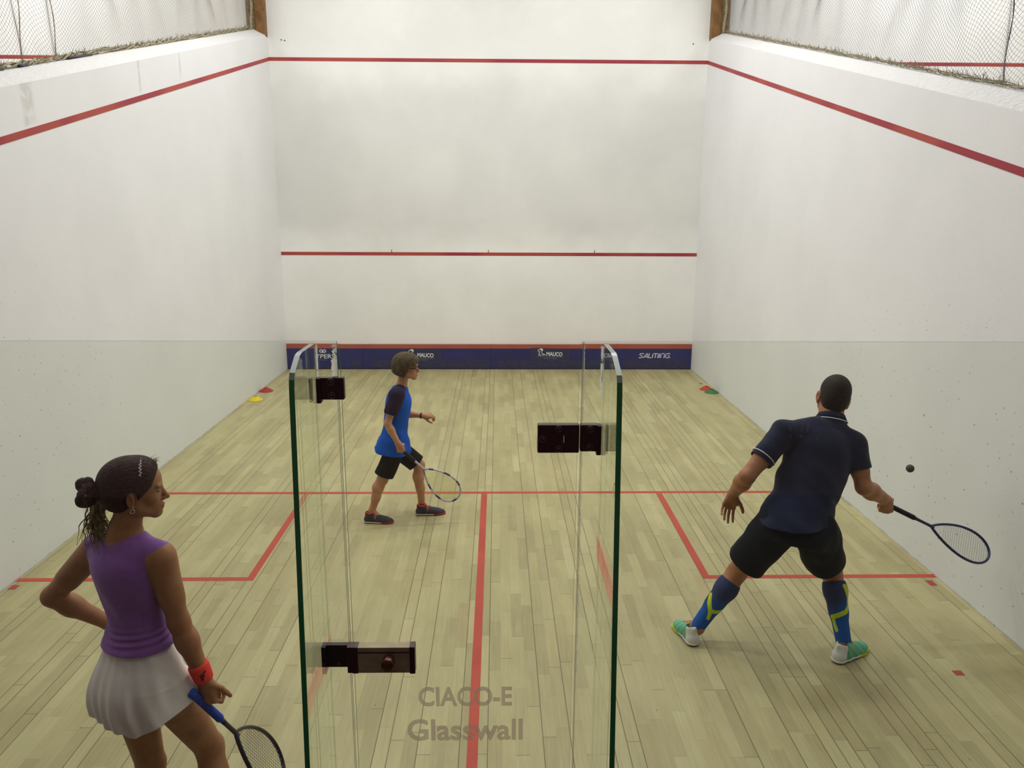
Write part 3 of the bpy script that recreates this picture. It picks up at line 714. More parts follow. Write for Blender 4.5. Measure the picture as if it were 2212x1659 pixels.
class Field:
    def __init__(s, lo, hi, h):
        s.lo = np.asarray(lo, float); s.h = h; s.n = np.ceil((np.asarray(hi)-s.lo)/h).astype(int)+1
        s.d = np.full(tuple(s.n), .5, f32)
        s.ax = [(s.lo[i]+h*np.arange(s.n[i])).astype(f32) for i in range(3)]
    def box(s, lo, hi, pad):
        a = np.clip(np.floor((lo-pad-s.lo)/s.h).astype(int), 0, s.n); b = np.clip(np.ceil((hi+pad-s.lo)/s.h).astype(int)+1, 0, s.n)
        sl = tuple(slice(a[i], b[i]) for i in range(3))
        return sl, s.ax[0][sl[0]][:, None, None], s.ax[1][sl[1]][None, :, None], s.ax[2][sl[2]][None, None, :]
    def add(s, prim, k=0.0):
        f, lo, hi = prim; sl, X, Y, Z = s.box(lo, hi, k+3*s.h)
        if 0 in s.d[sl].shape: return s
        s.d[sl] = smin(s.d[sl], f(X, Y, Z).astype(f32), k); return s
    def sub(s, prim, k=0.0):
        f, lo, hi = prim; sl, X, Y, Z = s.box(lo, hi, k+3*s.h)
        if 0 in s.d[sl].shape: return s
        s.d[sl] = -smin(-s.d[sl], f(X, Y, Z).astype(f32), k); return s
    def group(s, prims, k, kin=0.0):
        """prims joined sharply with each other, then blended with the body"""
        lo = np.min([p[1] for p in prims], 0); hi = np.max([p[2] for p in prims], 0); sl, X, Y, Z = s.box(lo, hi, k+3*s.h)
        g = None
        for p in prims:
            q = p[0](X, Y, Z).astype(f32); g = q if g is None else smin(g, q, kin)
        s.d[sl] = smin(s.d[sl], g, k); return s
    def cut(s, fn, k=0.0):
        X, Y, Z = s.ax[0][:, None, None], s.ax[1][None, :, None], s.ax[2][None, None, :]
        g = fn(X, Y, Z).astype(f32); s.d = -smin(-s.d, -g, k); return s
    def disp(s, fn):
        X, Y, Z = s.ax[0][:, None, None], s.ax[1][None, :, None], s.ax[2][None, None, :]
        s.d += fn(X, Y, Z).astype(f32); return s
    def mesh(s):
        d = s.d; h = s.h
        neg = d < 0
        c = np.zeros(tuple(s.n-1), np.int8)
        for i in (0, 1):
            for j in (0, 1):
                for k in (0, 1): c += neg[i:s.n[0]-1+i, j:s.n[1]-1+j, k:s.n[2]-1+k]
        mx = (c > 0) & (c < 8); ijk = np.argwhere(mx); N = len(ijk)
        idx = np.full(mx.shape, -1, np.int32); idx[mx] = np.arange(N)
        co = [(i, j, k) for i in (0, 1) for j in (0, 1) for k in (0, 1)]
        D = {q: d[ijk[:, 0]+q[0], ijk[:, 1]+q[1], ijk[:, 2]+q[2]] for q in co}
        acc = np.zeros((N, 3)); cnt = np.zeros(N)
        for q in co:
            for ax in range(3):
                if q[ax]: continue
                r = list(q); r[ax] = 1; r = tuple(r); a, b = D[q], D[r]; m = (a < 0) != (b < 0)
                t = np.where(m, a/(a-b+1e-12), 0); p = np.zeros((N, 3)); p[:] = q; p[:, ax] = t
                acc += p*m[:, None]; cnt += m
        V = s.lo+h*(ijk+acc/np.maximum(cnt, 1)[:, None])
        Fs = []
        for ax in range(3):
            o1, o2 = [(1, 2), (2, 0), (0, 1)][ax]
            sa = [slice(1, s.n[i]-1) for i in range(3)]; sa[ax] = slice(0, s.n[ax]-1); sb = list(sa); sb[ax] = slice(1, s.n[ax])
            A = neg[tuple(sa)]; B = neg[tuple(sb)]
            for flip in (0, 1):
                e = np.argwhere((A & ~B) if not flip else (~A & B))
                if not len(e): continue
                off = np.array([sl.start for sl in sa]); e = e+off
                def cell(a1, a2):
                    q = e.copy(); q[:, o1] -= a1; q[:, o2] -= a2; return idx[q[:, 0], q[:, 1], q[:, 2]]
                quad = [cell(1, 1), cell(0, 1), cell(0, 0), cell(1, 0)]
                if flip: quad = quad[::-1]
                Fs.append(np.stack(quad, 1))
        Fq = np.vstack(Fs) if Fs else np.zeros((0, 4), np.int32)
        Fq = Fq[(Fq >= 0).all(1)]
        return V, Fq
    def build(s, name, mat, parent, attrs=None, keep=True):
        V, Fq = s.mesh()
        if keep and len(V):           # drop specks: keep faces of the big connected shells only
            lab = np.arange(len(V)); 
            for _ in range(400):
                m = lab[Fq].min(1); new = lab.copy(); np.minimum.at(new, Fq.ravel(), np.repeat(m, 4)); new = new[new]
                if (new == lab).all(): break
                lab = new
            u, inv, cn = np.unique(lab, return_inverse=True, return_counts=True); ok = cn[inv] > 120
            Fq = Fq[ok[Fq].all(1)]; used = np.zeros(len(V), bool); used[Fq.ravel()] = True
            mp = np.cumsum(used)-1; V = V[used]; Fq = mp[Fq]
        o = obj(name, V, Fq, mat, parent, True)
        if attrs:
            x, y, z = V[:, 0], V[:, 1], V[:, 2]
            for k, fn in attrs.items():
                a = o.data.attributes.new(k, 'FLOAT', 'POINT'); a.data.foreach_set('value', np.asarray(fn(x, y, z), np.float32).ravel())
        return o
def wrink(amp, ax, fr, ph=0.0):
    """cloth folds: a sum of skewed waves"""
    rg = np.random.default_rng(int(ph*10)+5); K = [(rg.normal(0, 1, 3), rg.uniform(0, 6)) for _ in range(5)]
    def f(X, Y, Z):
        q = 0
        for (w, p) in K:
            w = w*np.array(ax)*fr; q = q+np.sin(X*w[0]+Y*w[1]+Z*w[2]+p+1.2*np.sin(X*w[1]*.5+Z*w[0]*.4))
        return q*(amp/3)
    return f

# ------------------------------------------------------------------ anatomy
def hand(F, wr, d, n, side, s, curls, thumb, spread=.12, rw=.026, flat=1.0):
    """palm and five fingers. d: wrist to knuckles, n: back of the hand, side: towards the thumb; curls: per finger joint angles (deg)"""
    d = unit(d); n = unit(n-d*(n@d)); side = unit(side-d*(side@d)-n*(side@n))
    P = lambda a, b, c: wr+(d*a+side*b+n*c)*s
    kn = [P(.090, .030, 0), P(.094, .010, .002), P(.089, -.010, 0), P(.080, -.029, -.003)]
    F.add(rc(wr, P(.03, .002, 0), rw*.92, .024*s), .015)
    for q, r in zip(kn, (.0125, .0125, .0122, .0112)): F.add(rc(P(.018, (q-wr)@side*.45/s, 0), q, .017*s, r*s), .012)
    F.add(rc(P(.025, .02, -.006), P(.062, .032, -.010), .016*s, .012*s), .012)
    pr = []
    LEN = ((.040, .025, .020), (.044, .029, .021), (.041, .027, .020), (.032, .020, .018)); RAD = (.0088, .0090, .0086, .0076)
    for i, q in enumerate(kn):
        a = spread*(1.2-.8*i); dd = unit(d*math.cos(a)+side*math.sin(a)); p = q; cu = 0
        c = curls[i]
        for j in range(3):
            cu += math.radians(c[j]); v = dd*math.cos(cu)-n*math.sin(cu); p2 = p+v*LEN[i][j]*s
            pr.append(rc(p, p2, RAD[i]*s*(1-.06*j), RAD[i]*s*(.95-.09*j))); p = p2
    F.group(pr, .007)
    # thumb: leaves the side of the palm near its base
    t0 = P(.028, .026, -.006); a1, a2 = thumb
    v = unit(d*.62+side*.72-n*a1); t1 = t0+v*.040*s; v2 = unit(d*.85+side*(.35-a2)-n*(a1+a2*.6)); t2 = t1+v2*.032*s; v3_ = unit(d*.85+side*(.15-a2)-n*(a1+a2)); t3 = t2+v3_*.026*s
    F.group([rc(t0, t1, .0145*s, .0112*s), rc(t1, t2, .0108*s, .0098*s), rc(t2, t3, .0098*s, .0082*s)], .010, .004)
    return P
FIST = ((62, 88, 52), (66, 90, 52), (70, 90, 52), (74, 90, 50))
RELAX = ((18, 22, 14), (22, 26, 16), (26, 30, 18), (30, 32, 18))
def arm(F, sh, elb, wr, s=1.0, up=.046, el_=.036, fo=.040, w=.026, k=.02):
    d1 = unit(elb-sh); d2 = unit(wr-elb)
    F.add(rc(sh, elb, up*s, el_*s), k); F.add(rc(sh+(elb-sh)*.18, sh+(elb-sh)*.62, up*s*1.02, up*s*.9), k)
    F.add(rc(elb, elb+(wr-elb)*.35, el_*s, fo*s), k); F.add(rc(elb+(wr-elb)*.3, wr, fo*s, w*s), k)
def leg(F, hip, kn, an, s=1.0, th=.088, kr=.052, ca=.056, ar=.034, back=None, k=.03):
    F.add(rc(hip, kn, th*s, kr*s), k)
    d = unit(an-kn); 
    b = back-d*(back@d) if back is not None else v3(0, 0, 0)
    F.add(rc(kn, kn+(an-kn)*.3+b*.010, kr*s*.96, ca*s), .02); F.add(rc(kn+(an-kn)*.28+b*.014, kn+(an-kn)*.60+b*.004, ca*s, ca*s*.78), .02); F.add(rc(kn+(an-kn)*.55, an, ca*s*.74, ar*s), .02)
    if back is not None: F.add(rc(kn-b*.016, kn-b*.020+d*.02, kr*s*.72, kr*s*.6), .02)
def head(F, c, fw, up, s=1.0, female=False, k=.015):
    fw = unit(fw); up = unit(up-fw*(up@fw)); rt = np.cross(fw, up); R = (rt, fw, up)
    P = lambda a, b, u: c+(rt*a+fw*b+up*u)*s
    E = lambda a, b, u, ra, rb, ru, kk=k: F.add(el(P(a, b, u), (ra*s, rb*s, ru*s), R), kk*s)
    E(0, -.012, .038, .074, .094, .080); E(0, .028, -.005, .062, .068, .085, .03); E(0, .040, .045, .060, .055, .050, .02)
    F.add(rc(P(-.042, .010, -.052), P(-.016, .068, -.090), .024*s, .017*s), .025*s); F.add(rc(P(.042, .010, -.052), P(.016, .068, -.090), .024*s, .017*s), .025*s)
    E(0, .076, -.092, .020, .018, .017, .015)                      # chin
    E(0, .070, -.062, .032, .026, .030, .02)                       # muzzle
    for q in (-1, 1):
        E(q*.036, .062, -.028, .022, .022, .020, .02)              # cheek
        E(q*.026, .086, .022, .026, .011, .009, .012)              # brow
        F.sub(el(P(q*.030, .104, .003), (.017*s, .012*s, .011*s), R), .012*s)
        E(q*.030, .077, .003, .0125, .0125, .0115, .002)           # eyeball under lid
        E(q*.011, .100, -.038, .0065, .008, .0065, .005)           # nostril wing
    F.add(rc(P(0, .088, .012), P(0, .110, -.030), .0080*s, .0095*s), .010*s); E(0, .114, -.034, .0085, .0085, .0080, .006)
    E(0, .096, -.061, .021, .0085, .0055, .004); E(0, .094, -.071, .018, .0085, .006, .004)
    for q in (-1, 1):
        e = P(q*.0775, -.008, -.012); n = unit(rt*q*.8-fw*.5)
        Re = (n, unit(fw-n*(fw@n)), up)
        F.add(el(e+up*.004*s, (.008*s, .017*s, .031*s), Re), .006*s); F.add(el(P(q*.074, -.004, -.040), (.007*s, .009*s, .010*s), Re), .004*s)
        F.sub(el(e+n*.009*s+fw*.002*s, (.007*s, .010*s, .019*s), Re), .004*s)
    return P, R
def neck(F, c, fw, up, base, s=1.0, r=.052, k=.03):
    a = c-unit(up)*.055*s-unit(fw)*.018*s; F.add(rc(base, a, r*s*1.08, r*s), k)
def shoe(parent, F_an, heel, toe, s, upper, sole, accents=(), lift=0.0, h=.0026, roll=0.0, open_r=.036, lace=None, sock_top=None, z0=0.0):
    """heel and toe: ground points; returns the shoe's own frame"""
    ax = toe-heel; pitch = 0; up = v3(0, 0, 1.)
    L0 = np.linalg.norm(ax); ax = unit(ax); rt = unit(np.cross(ax, up)); up = np.cross(rt, ax)
    Q_ = lambda a, b, c: heel+(ax*a*L0)+(rt*b+up*c)*s
    prim_out = [(.12, 0, .036), (.30, .004, .034), (.52, .006, .037), (.74, .004, .044), (.88, 0, .038)]
    lo = np.min([Q_(a, b, c) for a in (-.1, 1.1) for b in (-.07, .07) for c in (-.03, .16)], 0); hi = np.max([Q_(a, b, c) for a in (-.1, 1.1) for b in (-.07, .07) for c in (-.03, .16)], 0)
    def slab(z0_, z1_, grow):
        G = Field(lo, hi, h)
        for (a, b, r), (a2, b2, r2) in zip(prim_out, prim_out[1:]): G.add(rc(Q_(a, b, .02), Q_(a2, b2, .02), (r+grow)*s, (r2+grow)*s), .01)
        G.cut(half(Q_(0, 0, z1_), up), .004); G.cut(half(Q_(0, 0, z0_), -up), .004); return G
    G = Field(lo, hi, h)
    for (a, b, r), (a2, b2, r2), z, z2 in zip(prim_out, prim_out[1:], (.030, .030, .026, .018), (.030, .026, .018, .012)):
        G.add(rc(Q_(a, b, z), Q_(a2, b2, z2), (r-.001)*s, (r2-.002)*s), .02)
    G.add(rc(Q_(.14, 0, .045), Q_(.20, 0, .085), .033*s, .034*s), .02); G.add(rc(Q_(.26, 0, .070), Q_(.60, 0, .040), .034*s, .032*s), .02)
    G.add(rc(Q_(.10, 0, .075), Q_(.07, 0, .097), .014*s, .010*s), .012)
    G.cut(half(Q_(0, 0, .012), -up), .004)
    G.sub(rc(Q_(.21, 0, .09), Q_(.24, 0, .16), .026*s, .034*s), .006)
    b_ = G.build('shoe_upper', upper, parent, attrs={
        'heelp': lambda x, y, z: .165*L0-((x-heel[0])*ax[0]+(y-heel[1])*ax[1]+(z-heel[2])*ax[2])+.12*((x-heel[0])*up[0]+(y-heel[1])*up[1]+(z-heel[2])*up[2]-.03*s),
        'toep': lambda x, y, z: ((x-heel[0])*ax[0]+(y-heel[1])*ax[1]+(z-heel[2])*ax[2])-.55*L0-.8*((z-heel[2])-.03*s),
        'line': lambda x, y, z: .004-np.abs(((((x-heel[0])*ax[0]+(y-heel[1])*ax[1]+(z-heel[2])*ax[2])/L0*6.0+((z-heel[2]))*14) % 1.0)-.5)*.06})
    G = slab(.0, .020, .003); s_ = G.build('sole', sole, b_, attrs={
        'low': lambda x, y, z: (.009*s-((x-heel[0])*up[0]+(y-heel[1])*up[1]+(z-heel[2])*up[2])),
        'fore': lambda x, y, z: ((x-heel[0])*ax[0]+(y-heel[1])*ax[1])-.60*L0})
    # laces across the instep
    mb = MB()
    for i in range(5):
        a = .36+.065*i; zt = .099-.0135*i
        pts = [Q_(a+.02*math.cos(2.6*t), .026*t*1.0, zt-.014*t*t*1.6) for t in np.linspace(-1, 1, 7)]
        mb.tube(pts, .0028*s, 5)
    if lace: mb.build('laces', lace, b_, True)
    return Q_, b_

# ------------------------------------------------------------------ rackets
def racket(label, butt, axis, nrm, frame, grip, strings, parent_name='squash_racket', wide=.128, gcol=None, s_=1.0, exp=.8, pat=None):
    ax = unit(axis); nrm = unit(nrm-ax*(nrm@ax)); sd = np.cross(nrm, ax)
    e = empty(parent_name, butt, label, 'racket')
    P = lambda a, b, c=0.0: butt+(ax*a+sd*b+nrm*c)*s_
    mb = MB(); mb.tube([P(0, 0), P(.003, 0), P(.010, 0), P(.02, 0), P(.10, 0), P(.19, 0), P(.205, 0)], [.010, .0165, .0178, .0155, .0148, .0142, .0110], 16)
    for i in range(26):
        a = .02+i*.0068; mb.tube([P(a+.0034*t/7, .0150*math.cos(2*PI*t/14), .0150*math.sin(2*PI*t/14)) for t in range(15)], .0011, 4)
    mb.build('grip', grip, e, True)
    mb = MB(); mb.tube([P(.20, 0), P(.23, 0), P(.27, 0), P(.305, 0), P(.325, 0)], [.0105, .0092, .0088, .0095, .006], 12); mb.build('shaft', frame, e, True)
    out = lambda f: (.305+.375*(1-math.cos(f))/2, wide*math.sin(f)*max(math.sin(f/2), 1e-6)**exp)
    pts = [out(.10+ (2*PI-.20)*k/90) for k in range(91)]
    mb = MB(); V = [P(a, b) for a, b in pts]; mb.tube([P(.30, 0)]+V+[P(.30, 0)], .0072, 10, fn=nrm, flat=1.25)
    fr = mb.build('frame', pat or frame, e, True)
    A = np.array([v.co[:] for v in fr.data.vertices])+butt; q = (A-butt)@ax; w = (A-butt)@sd
    at = fr.data.attributes.new('u', 'FLOAT', 'POINT'); at.data.foreach_set('value', np.sin(q*52+w*30+1.4*np.sin(w*40)).astype(np.float32)-.25)
    # strings
    fi = np.linspace(.05, PI-.02, 400); aa = .305+.375*(1-np.cos(fi))/2; bb = wide*np.sin(fi)*np.sin(fi/2)**exp
    mb = MB()
    for a in np.arange(.385, .675, .0145):
        b = np.interp(a, aa, bb); mb.tube([P(a, -b, .0006), P(a, b, .0006)], .00075, 4, cap=False)
    for b in np.arange(-.091, .092, .013):
        ok = aa[bb > abs(b)]
        if len(ok) > 3: mb.tube([P(ok[0], b, -.0006), P(ok[-1], b, -.0006)], .00075, 4, cap=False)
    mb.build('strings', strings, e)
    return e
def band(name, mat, parent, a, b, r0, r1, th=.006, seg=26):
    a = np.asarray(a, float); b = np.asarray(b, float); mb = MB(); ts = (0, .06, .2, .5, .8, .94, 1.0); R = [r0+(r1-r0)*t for t in ts]
    R = [r+th*q for r, q in zip(R, (.1, .8, 1, 1.05, 1, .8, .1))]
    mb.tube([a+(b-a)*t for t in ts], R, seg); return mb.build(name, mat, parent, True)

def skin_mat(name, rgb, red):
    n = NT(name); n.set(.55, .35, sss=.12)
    f = n.noise(scale=14, detail=4); n.base(n.mix(n.smooth(f, .35, .7), lin(rgb), lin(red))); n.bump(n.noise(scale=260, detail=2), .06, .002); return n.m
def hair_mat(name, rgb, hi, dirn=(1, 1, 1), sc=90):
    n = NT(name); n.set(.62, .14)
    f = n.noise(n.vmul(n.pos(), dirn), sc, 3); n.base(n.mix(n.smooth(f, .35, .7), lin(rgb), lin(hi))); n.bump(f, .5, .004); return n.m

# ------------------------------------------------------------------ woman with ponytail by the left glass
UP = v3(0, 0, 1.)
def bbox(*pts, m=.1): P = np.array(pts); return P.min(0)-m, P.max(0)+m
def woman():
    a = math.radians(25); fw = v3(math.sin(a), math.cos(a), 0); rt = v3(math.cos(a), -math.sin(a), 0)
    O = v3(-1.198, .24, .84)
    root = empty('person', (O[0], O[1], 0), 'woman in violet sleeveless top and white shorts standing hand on hip, seen from behind', 'person')
    sk = skin_mat('skin warm tan', (160, 112, 78), (148, 98, 66))
    h = .0036
    Rs, Ls = v3(-1.062, .185, 1.335), v3(-1.338, .295, 1.318)
    Re, Rw = W(386, 1342, .20), W(441, 1466, .21)
    Le, Lw = W(113, 1288, .33), W(234, 1345, .41)
    Rh, Lh = O+rt*.083+UP*.0, O-rt*.083
    Rk, Lk = W(452, 1612, .36), W(326, 1650, .30)
    Ra, La = v3(-.93, .27, .085), v3(-1.235, .29, .085)
    rows = [(-.08, 0, -.004, .135, .100), (-.02, 0, -.006, .148, .108), (.05, 0, -.004, .142, .104), (.12, 0, .002, .124, .092), (.20, 0, .006, .108, .082), (.26, 0, .006, .103, .080), (.33, 0, .004, .115, .090), (.39, 0, .002, .130, .100), (.445, 0, -.004, .138, .098), (.49, 0, -.006, .115, .080), (.525, 0, -.004, .075, .060), (.56, 0, 0, .045, .046)]
    F = Field(v3(-1.70, -.02, -.0), v3(-.80, .66, 1.74), h)
    F.add(loft(O, UP, rt, rows, tw=(0, .0)), .02)
    F.group([el(O-rt*.07-fw*.042-UP*.02, (.072, .072, .08), (rt, fw, UP)), el(O+rt*.07-fw*.042-UP*.02, (.072, .072, .08), (rt, fw, UP))], .03, .02)
    for q in (-1, 1): F.add(el(O+rt*q*.062+fw*.078+UP*.385, (.055, .048, .055), (rt, fw, UP)), .03)
    nb = v3(-1.205, .235, 1.385); hc = v3(-1.153, .235, 1.562); hf = unit(v3(.93, .37, -.04)); hu = v3(-.02, .0, 1)
    for S_ in (Rs, Ls):
        F.add(rc(nb-UP*.025, S_+UP*.004, .046, .042), .03); F.add(el(S_-UP*.012, (.050, .050, .056)), .03)
    neck(F, hc, hf, hu, nb-UP*.02, r=.047)
    F.add(rc(nb-UP*.03, nb+UP*.03, .060, .046), .03)
    P, R = head(F, hc, hf, hu, .94, True)
    arm(F, Rs, Re, Rw, 1.0, .046, .036, .039, .0255); arm(F, Ls, Le, Lw, 1.0, .046, .036, .039, .0255)
    leg(F, Rh, Rk, Ra, 1.0, .088, .053, .055, .034, back=-fw); leg(F, Lh, Lk, La, 1.0, .088, .052, .055, .034, back=-fw)
    for (A_, dd) in ((Ra, unit(fw+rt*.35)), (La, unit(fw-rt*.15))):
        F.add(rc(A_, A_+dd*.06-UP*.03, .034, .032), .02); F.add(rc(A_+dd*.05-UP*.04, A_+dd*.14-UP*.055, .034, .022), .02); F.add(rc(A_-UP*.02, A_-dd*.03-UP*.045, .030, .028), .02)
    # right hand closed on the racket grip; left hand on the hip
    d = unit(W(452, 1520, .20)-Rw); n = unit(v3(-.35, -.93, .05)); sd = np.cross(n, d)
    hp = hand(F, Rw, d, n, sd, .93, ((52, 76, 46), (60, 86, 52), (68, 90, 52), (74, 90, 50)), (.45, .15), .08)
    dl = unit(v3(.75, .45, -.38)); hand(F, Lw, dl, unit(v3(-.55, .62, .5)), unit(v3(.35, -.2, .9)), .92, RELAX, (.2, .1), .10)
    F.build('body', sk, root)
    # eyes
    for q in (-1, 1):
        G = Field(P(q*.030, .078, .003)-.02, P(q*.030, .078, .003)+.02, .0016); G.add(el(P(q*.030, .0775, .001), (.0125, .0122, .0060), R)); G.build('eye', M['iris'], root, keep=False)
        mb = MB(); mb.tube([P(q*(.010+.040*t), .094-.022*t*t, .027+.007*math.sin(PI*t)) for t in np.linspace(0, 1, 8)], [.0035, .0045, .0045, .004, .0035, .003, .002, .001], 6, flat=.8); mb.build('eyebrow', M['darkhair'], root, True)
    # hair
    hm = hair_mat('dark brown hair', (40, 24, 24), (66, 40, 38), (2, 2, 14), 26)
    G = Field(hc-.16, hc+.17, .0028)
    G.add(el(P(0, -.010, .040), (.0845, .104, .0875), R)); G.add(el(P(0, .030, .060), (.062, .052, .060), R), .02); G.add(el(P(0, -.045, .0), (.072, .068, .075), R), .03)
    b_ = lambda X, Y, Z: (X-hc[0])*R[1][0]+(Y-hc[1])*R[1][1]+(Z-hc[2])*R[1][2]
    u_ = lambda X, Y, Z: (X-hc[0])*R[2][0]+(Y-hc[1])*R[2][1]+(Z-hc[2])*R[2][2]
    r_ = lambda X, Y, Z: (X-hc[0])*R[0][0]+(Y-hc[1])*R[0][1]+(Z-hc[2])*R[0][2]
    bun = P(0, -.152, .006)
    # strands drawn back towards the bun
    def ridges(X, Y, Z):
        b = b_(X, Y, Z)+.13; u = u_(X, Y, Z)+.02; r = r_(X, Y, Z); return .00035*np.sin(60*np.arctan2(r, u+.001)+6*np.sin(9*b))
    G.disp(ridges)
    G.cut(lambda X, Y, Z: np.maximum(b_(X, Y, Z)-(.050+.42*u_(X, Y, Z)), b_(X, Y, Z)-(.036+.95*u_(X, Y, Z))), .010)
    G.cut(lambda X, Y, Z: -.078-u_(X, Y, Z)+.0*X, .01)
    G.sub(el(P(.080, -.004, -.014), (.024, .022, .032), R), .006); G.build('hair', hm, root)
    G = Field(bun-.1, bun+.1, .0028); rg = np.random.default_rng(4)
    G.add(rc(P(0, -.09, .01), P(0, -.125, .008), .040, .030), .01)
    for k in range(9):
        t = 2*PI*k/9; c = bun+R[2]*.031*math.sin(t)+R[0]*.026*math.cos(t)+R[1]*.012*math.sin(2*t)
        G.add(el(c, rg.uniform(.018, .028, 3)), .006)
    for k in range(7):
        t = rg.uniform(0, 6); t2 = rg.uniform(0, 6); c0 = bun+R[2]*.040*math.sin(t)+R[0]*.034*math.cos(t); c1 = bun+R[2]*.040*math.sin(t2)+R[0]*.034*math.cos(t2)-R[1]*.02
        G.add(rc(c0, c1, .012, .010), .003)
    G.disp(lambda X, Y, Z: .0015*np.sin(300*(X*.5+Z)+5*np.sin(60*Y)))
    G.build('hair_bun', hm, root)
    tie = MB(); tie.tube([P(0, -.116, .008)+(R[2]*math.sin(t)+R[0]*math.cos(t))*.028 for t in np.linspace(0, 2*PI, 20)[:-1]], .008, 8, closed=True); tie.build('hair_tie', M['black'], root, True)
    lm = hair_mat('loose light brown hair', (104, 86, 58), (156, 138, 100), (30, 30, 3), 4)
    mb = MB(); rr = random.Random(11)
    for k in range(110):
        x0, y0 = rr.gauss(212, 9), rr.gauss(1088, 7); yy = .26+rr.gauss(0, .018); n_ = 12; ph = rr.uniform(0, 6); ex = rr.gauss(222, 20); ey = rr.gauss(1172, 16); am = rr.uniform(2, 9)
        pts = [W(x0+(ex-x0)*t+am*math.sin(ph+t*6)*t-10*math.sin(PI*t)*rr.uniform(.6, 1.1), y0+(ey-y0)*t, yy-.05*t) for t in np.linspace(0, 1, n_)]
        mb.tube(pts, [rr.uniform(.0022, .0038)*(1-.8*t) for t in np.linspace(0, 1, n_)], 5)
    tag(mb.build('loose_hair', lm, root, True), kind='stuff')
    mb = MB()
    for k in range(46):
        t = rr.uniform(-.5, .5); st = P(.05*t, .060+rr.uniform(-.06, .02), .108-abs(t)*.02); dr = R[1]*rr.uniform(.1, .9)+R[2]*rr.uniform(.1, .8)+R[0]*rr.uniform(-.5, .5)
        mb.tube([st-R[2]*.004, st+dr*.012+R[2]*.006, st+dr*rr.uniform(.02, .035)], [.0007, .0006, .0003], 3)
    for k in range(60):
        t = rr.uniform(0, 6.28); c = bun+R[2]*.045*math.sin(t)+R[0]*.045*math.cos(t); dr = unit(c-bun)+R[1]*rr.uniform(-.6, .4)
        mb.tube([c-dr*.01, c+dr*.008, c+dr*.018-R[2]*.008], [.0006, .0005, .0003], 3)
    tag(mb.build('stray_hair', lm, root), kind='stuff')
    mb = MB()
    pts = []
    for i in range(61):
        p = -1.15+2.3*i/60; rr_ = .0855
        pts.append(P(.0865*math.sin(p), .030+.0035*(1 if i % 4 < 2 else -1), .042+.0895*math.cos(p)*(1-.04)))
    mb.tube(pts, .0019, 6); mb.build('headband', M['silver'], root, True)
    # hoop earring in the near ear
    ec = P(.080, -.002, -.054); mb = MB(); mb.tube([ec+R[1]*.007*math.cos(t)+R[2]*.007*math.sin(t) for t in np.linspace(0, 2*PI, 16)[:-1]], .0013, 6, closed=True); mb.build('earring', M['silver'], root, True)
    # top
    top = M['violet']
    trows = [(.138, 0, 0, .141, .112), (.16, 0, .002, .130, .102), (.20, 0, .006, .117, .092), (.26, 0, .006, .112, .089), (.33, 0, .004, .124, .099), (.39, 0, .002, .139, .109), (.445, 0, -.004, .148, .107), (.49, 0, -.006, .136, .092), (.525, 0, -.004, .106, .072), (.56, 0, 0, .066, .058)]
    wb = lambda t, an: .0035*np.sin((t+.012*np.cos(an*1.0+1.2))*250+.9*np.sin(an*2.3))*np.exp(-((t-.185)/.034)**2)+.0022*np.sin(an*6+t*30)*np.exp(-((t-.30)/.12)**2)
    G = Field(O+v3(-.24, -.2, .05), O+v3(.24, .22, .66), .0032)
    G.add(loft(O, UP, rt, trows, wob=wb))
    for q in (-1, 1): G.add(el(O+rt*q*.062+fw*.082+UP*.385, (.062, .052, .060), (rt, fw, UP)), .03)
    for S_ in (Rs, Ls): G.add(rc(nb-UP*.022, S_+(nb-S_)*.02+UP*.004, .052, .052), .03)
    for S_, q in ((Rs, 1), (Ls, -1)):
        G.sub(el(S_+rt*q*.066-UP*.046, (.046, .064, .080), (unit(rt-UP*q*.25), fw, unit(UP+rt*q*.25))), .004); G.sub(rc(S_+rt*q*.062, S_+rt*q*.14-UP*.04, .046, .07), .004)
    G.sub(rc(nb+UP*.045+fw*.008, nb+UP*.12, .052, .062), .006); G.sub(el(nb+fw*.05+UP*.01, (.050, .045, .045)), .01)
    G.build('sleeveless_top', top, root)
    # shorts
    G = Field(O+v3(-.30, -.26, -.26), O+v3(.36, .30, .16), .0034)
    fold = lambda t, an: (.0085*np.sin(an*8+2*np.sin(an*2))+.0045*np.sin(an*17+t*20))*np.clip((.12-t)/.2, .25, 1)
    G.add(loft(O, UP, rt, [(-.30, .014, .0, .192, .166), (-.20, .010, -.008, .188, .160), (-.12, .004, -.014, .184, .154), (-.06, 0, -.020, .182, .150), (.0, 0, -.018, .174, .142), (.05, 0, -.010, .160, .126), (.09, 0, 0, .148, .112), (.15, 0, 0, .120, .092)], wob=fold))
    for q, w1, c1 in ((1, .122, .018), (-1, .108, -.012)):
        Oq = O+rt*q*.078
        G.add(loft(Oq, UP, rt, [(-.215, c1*1.3, .01, w1*1.06, .135), (-.15, c1, .004, w1, .130), (-.06, c1*.5, 0, w1*.9, .122), (.0, 0, 0, w1*.75, .11)], wob=lambda t, an, q=q: .007*np.sin(an*5+q)*np.clip(-t/.2, 0, 1)), .02)
    G.add(rc(O+rt*.12+UP*.02, O+rt*.225-UP*.135+fw*.125, .045, .026), .06)
    hemn = unit(v3(-.10, .0, 1)); G.cut(half(O-UP*.158+rt*.03, -(unit(UP+rt*.34-fw*.0))), .003) if 0 else G.cut(lambda X, Y, Z: (O[2]-.142+.085*np.clip((X-O[0]-.04)/.2, 0, 2)+.022*np.clip(-(X-O[0]-.02)/.025, 0, 1)-Z), .003)
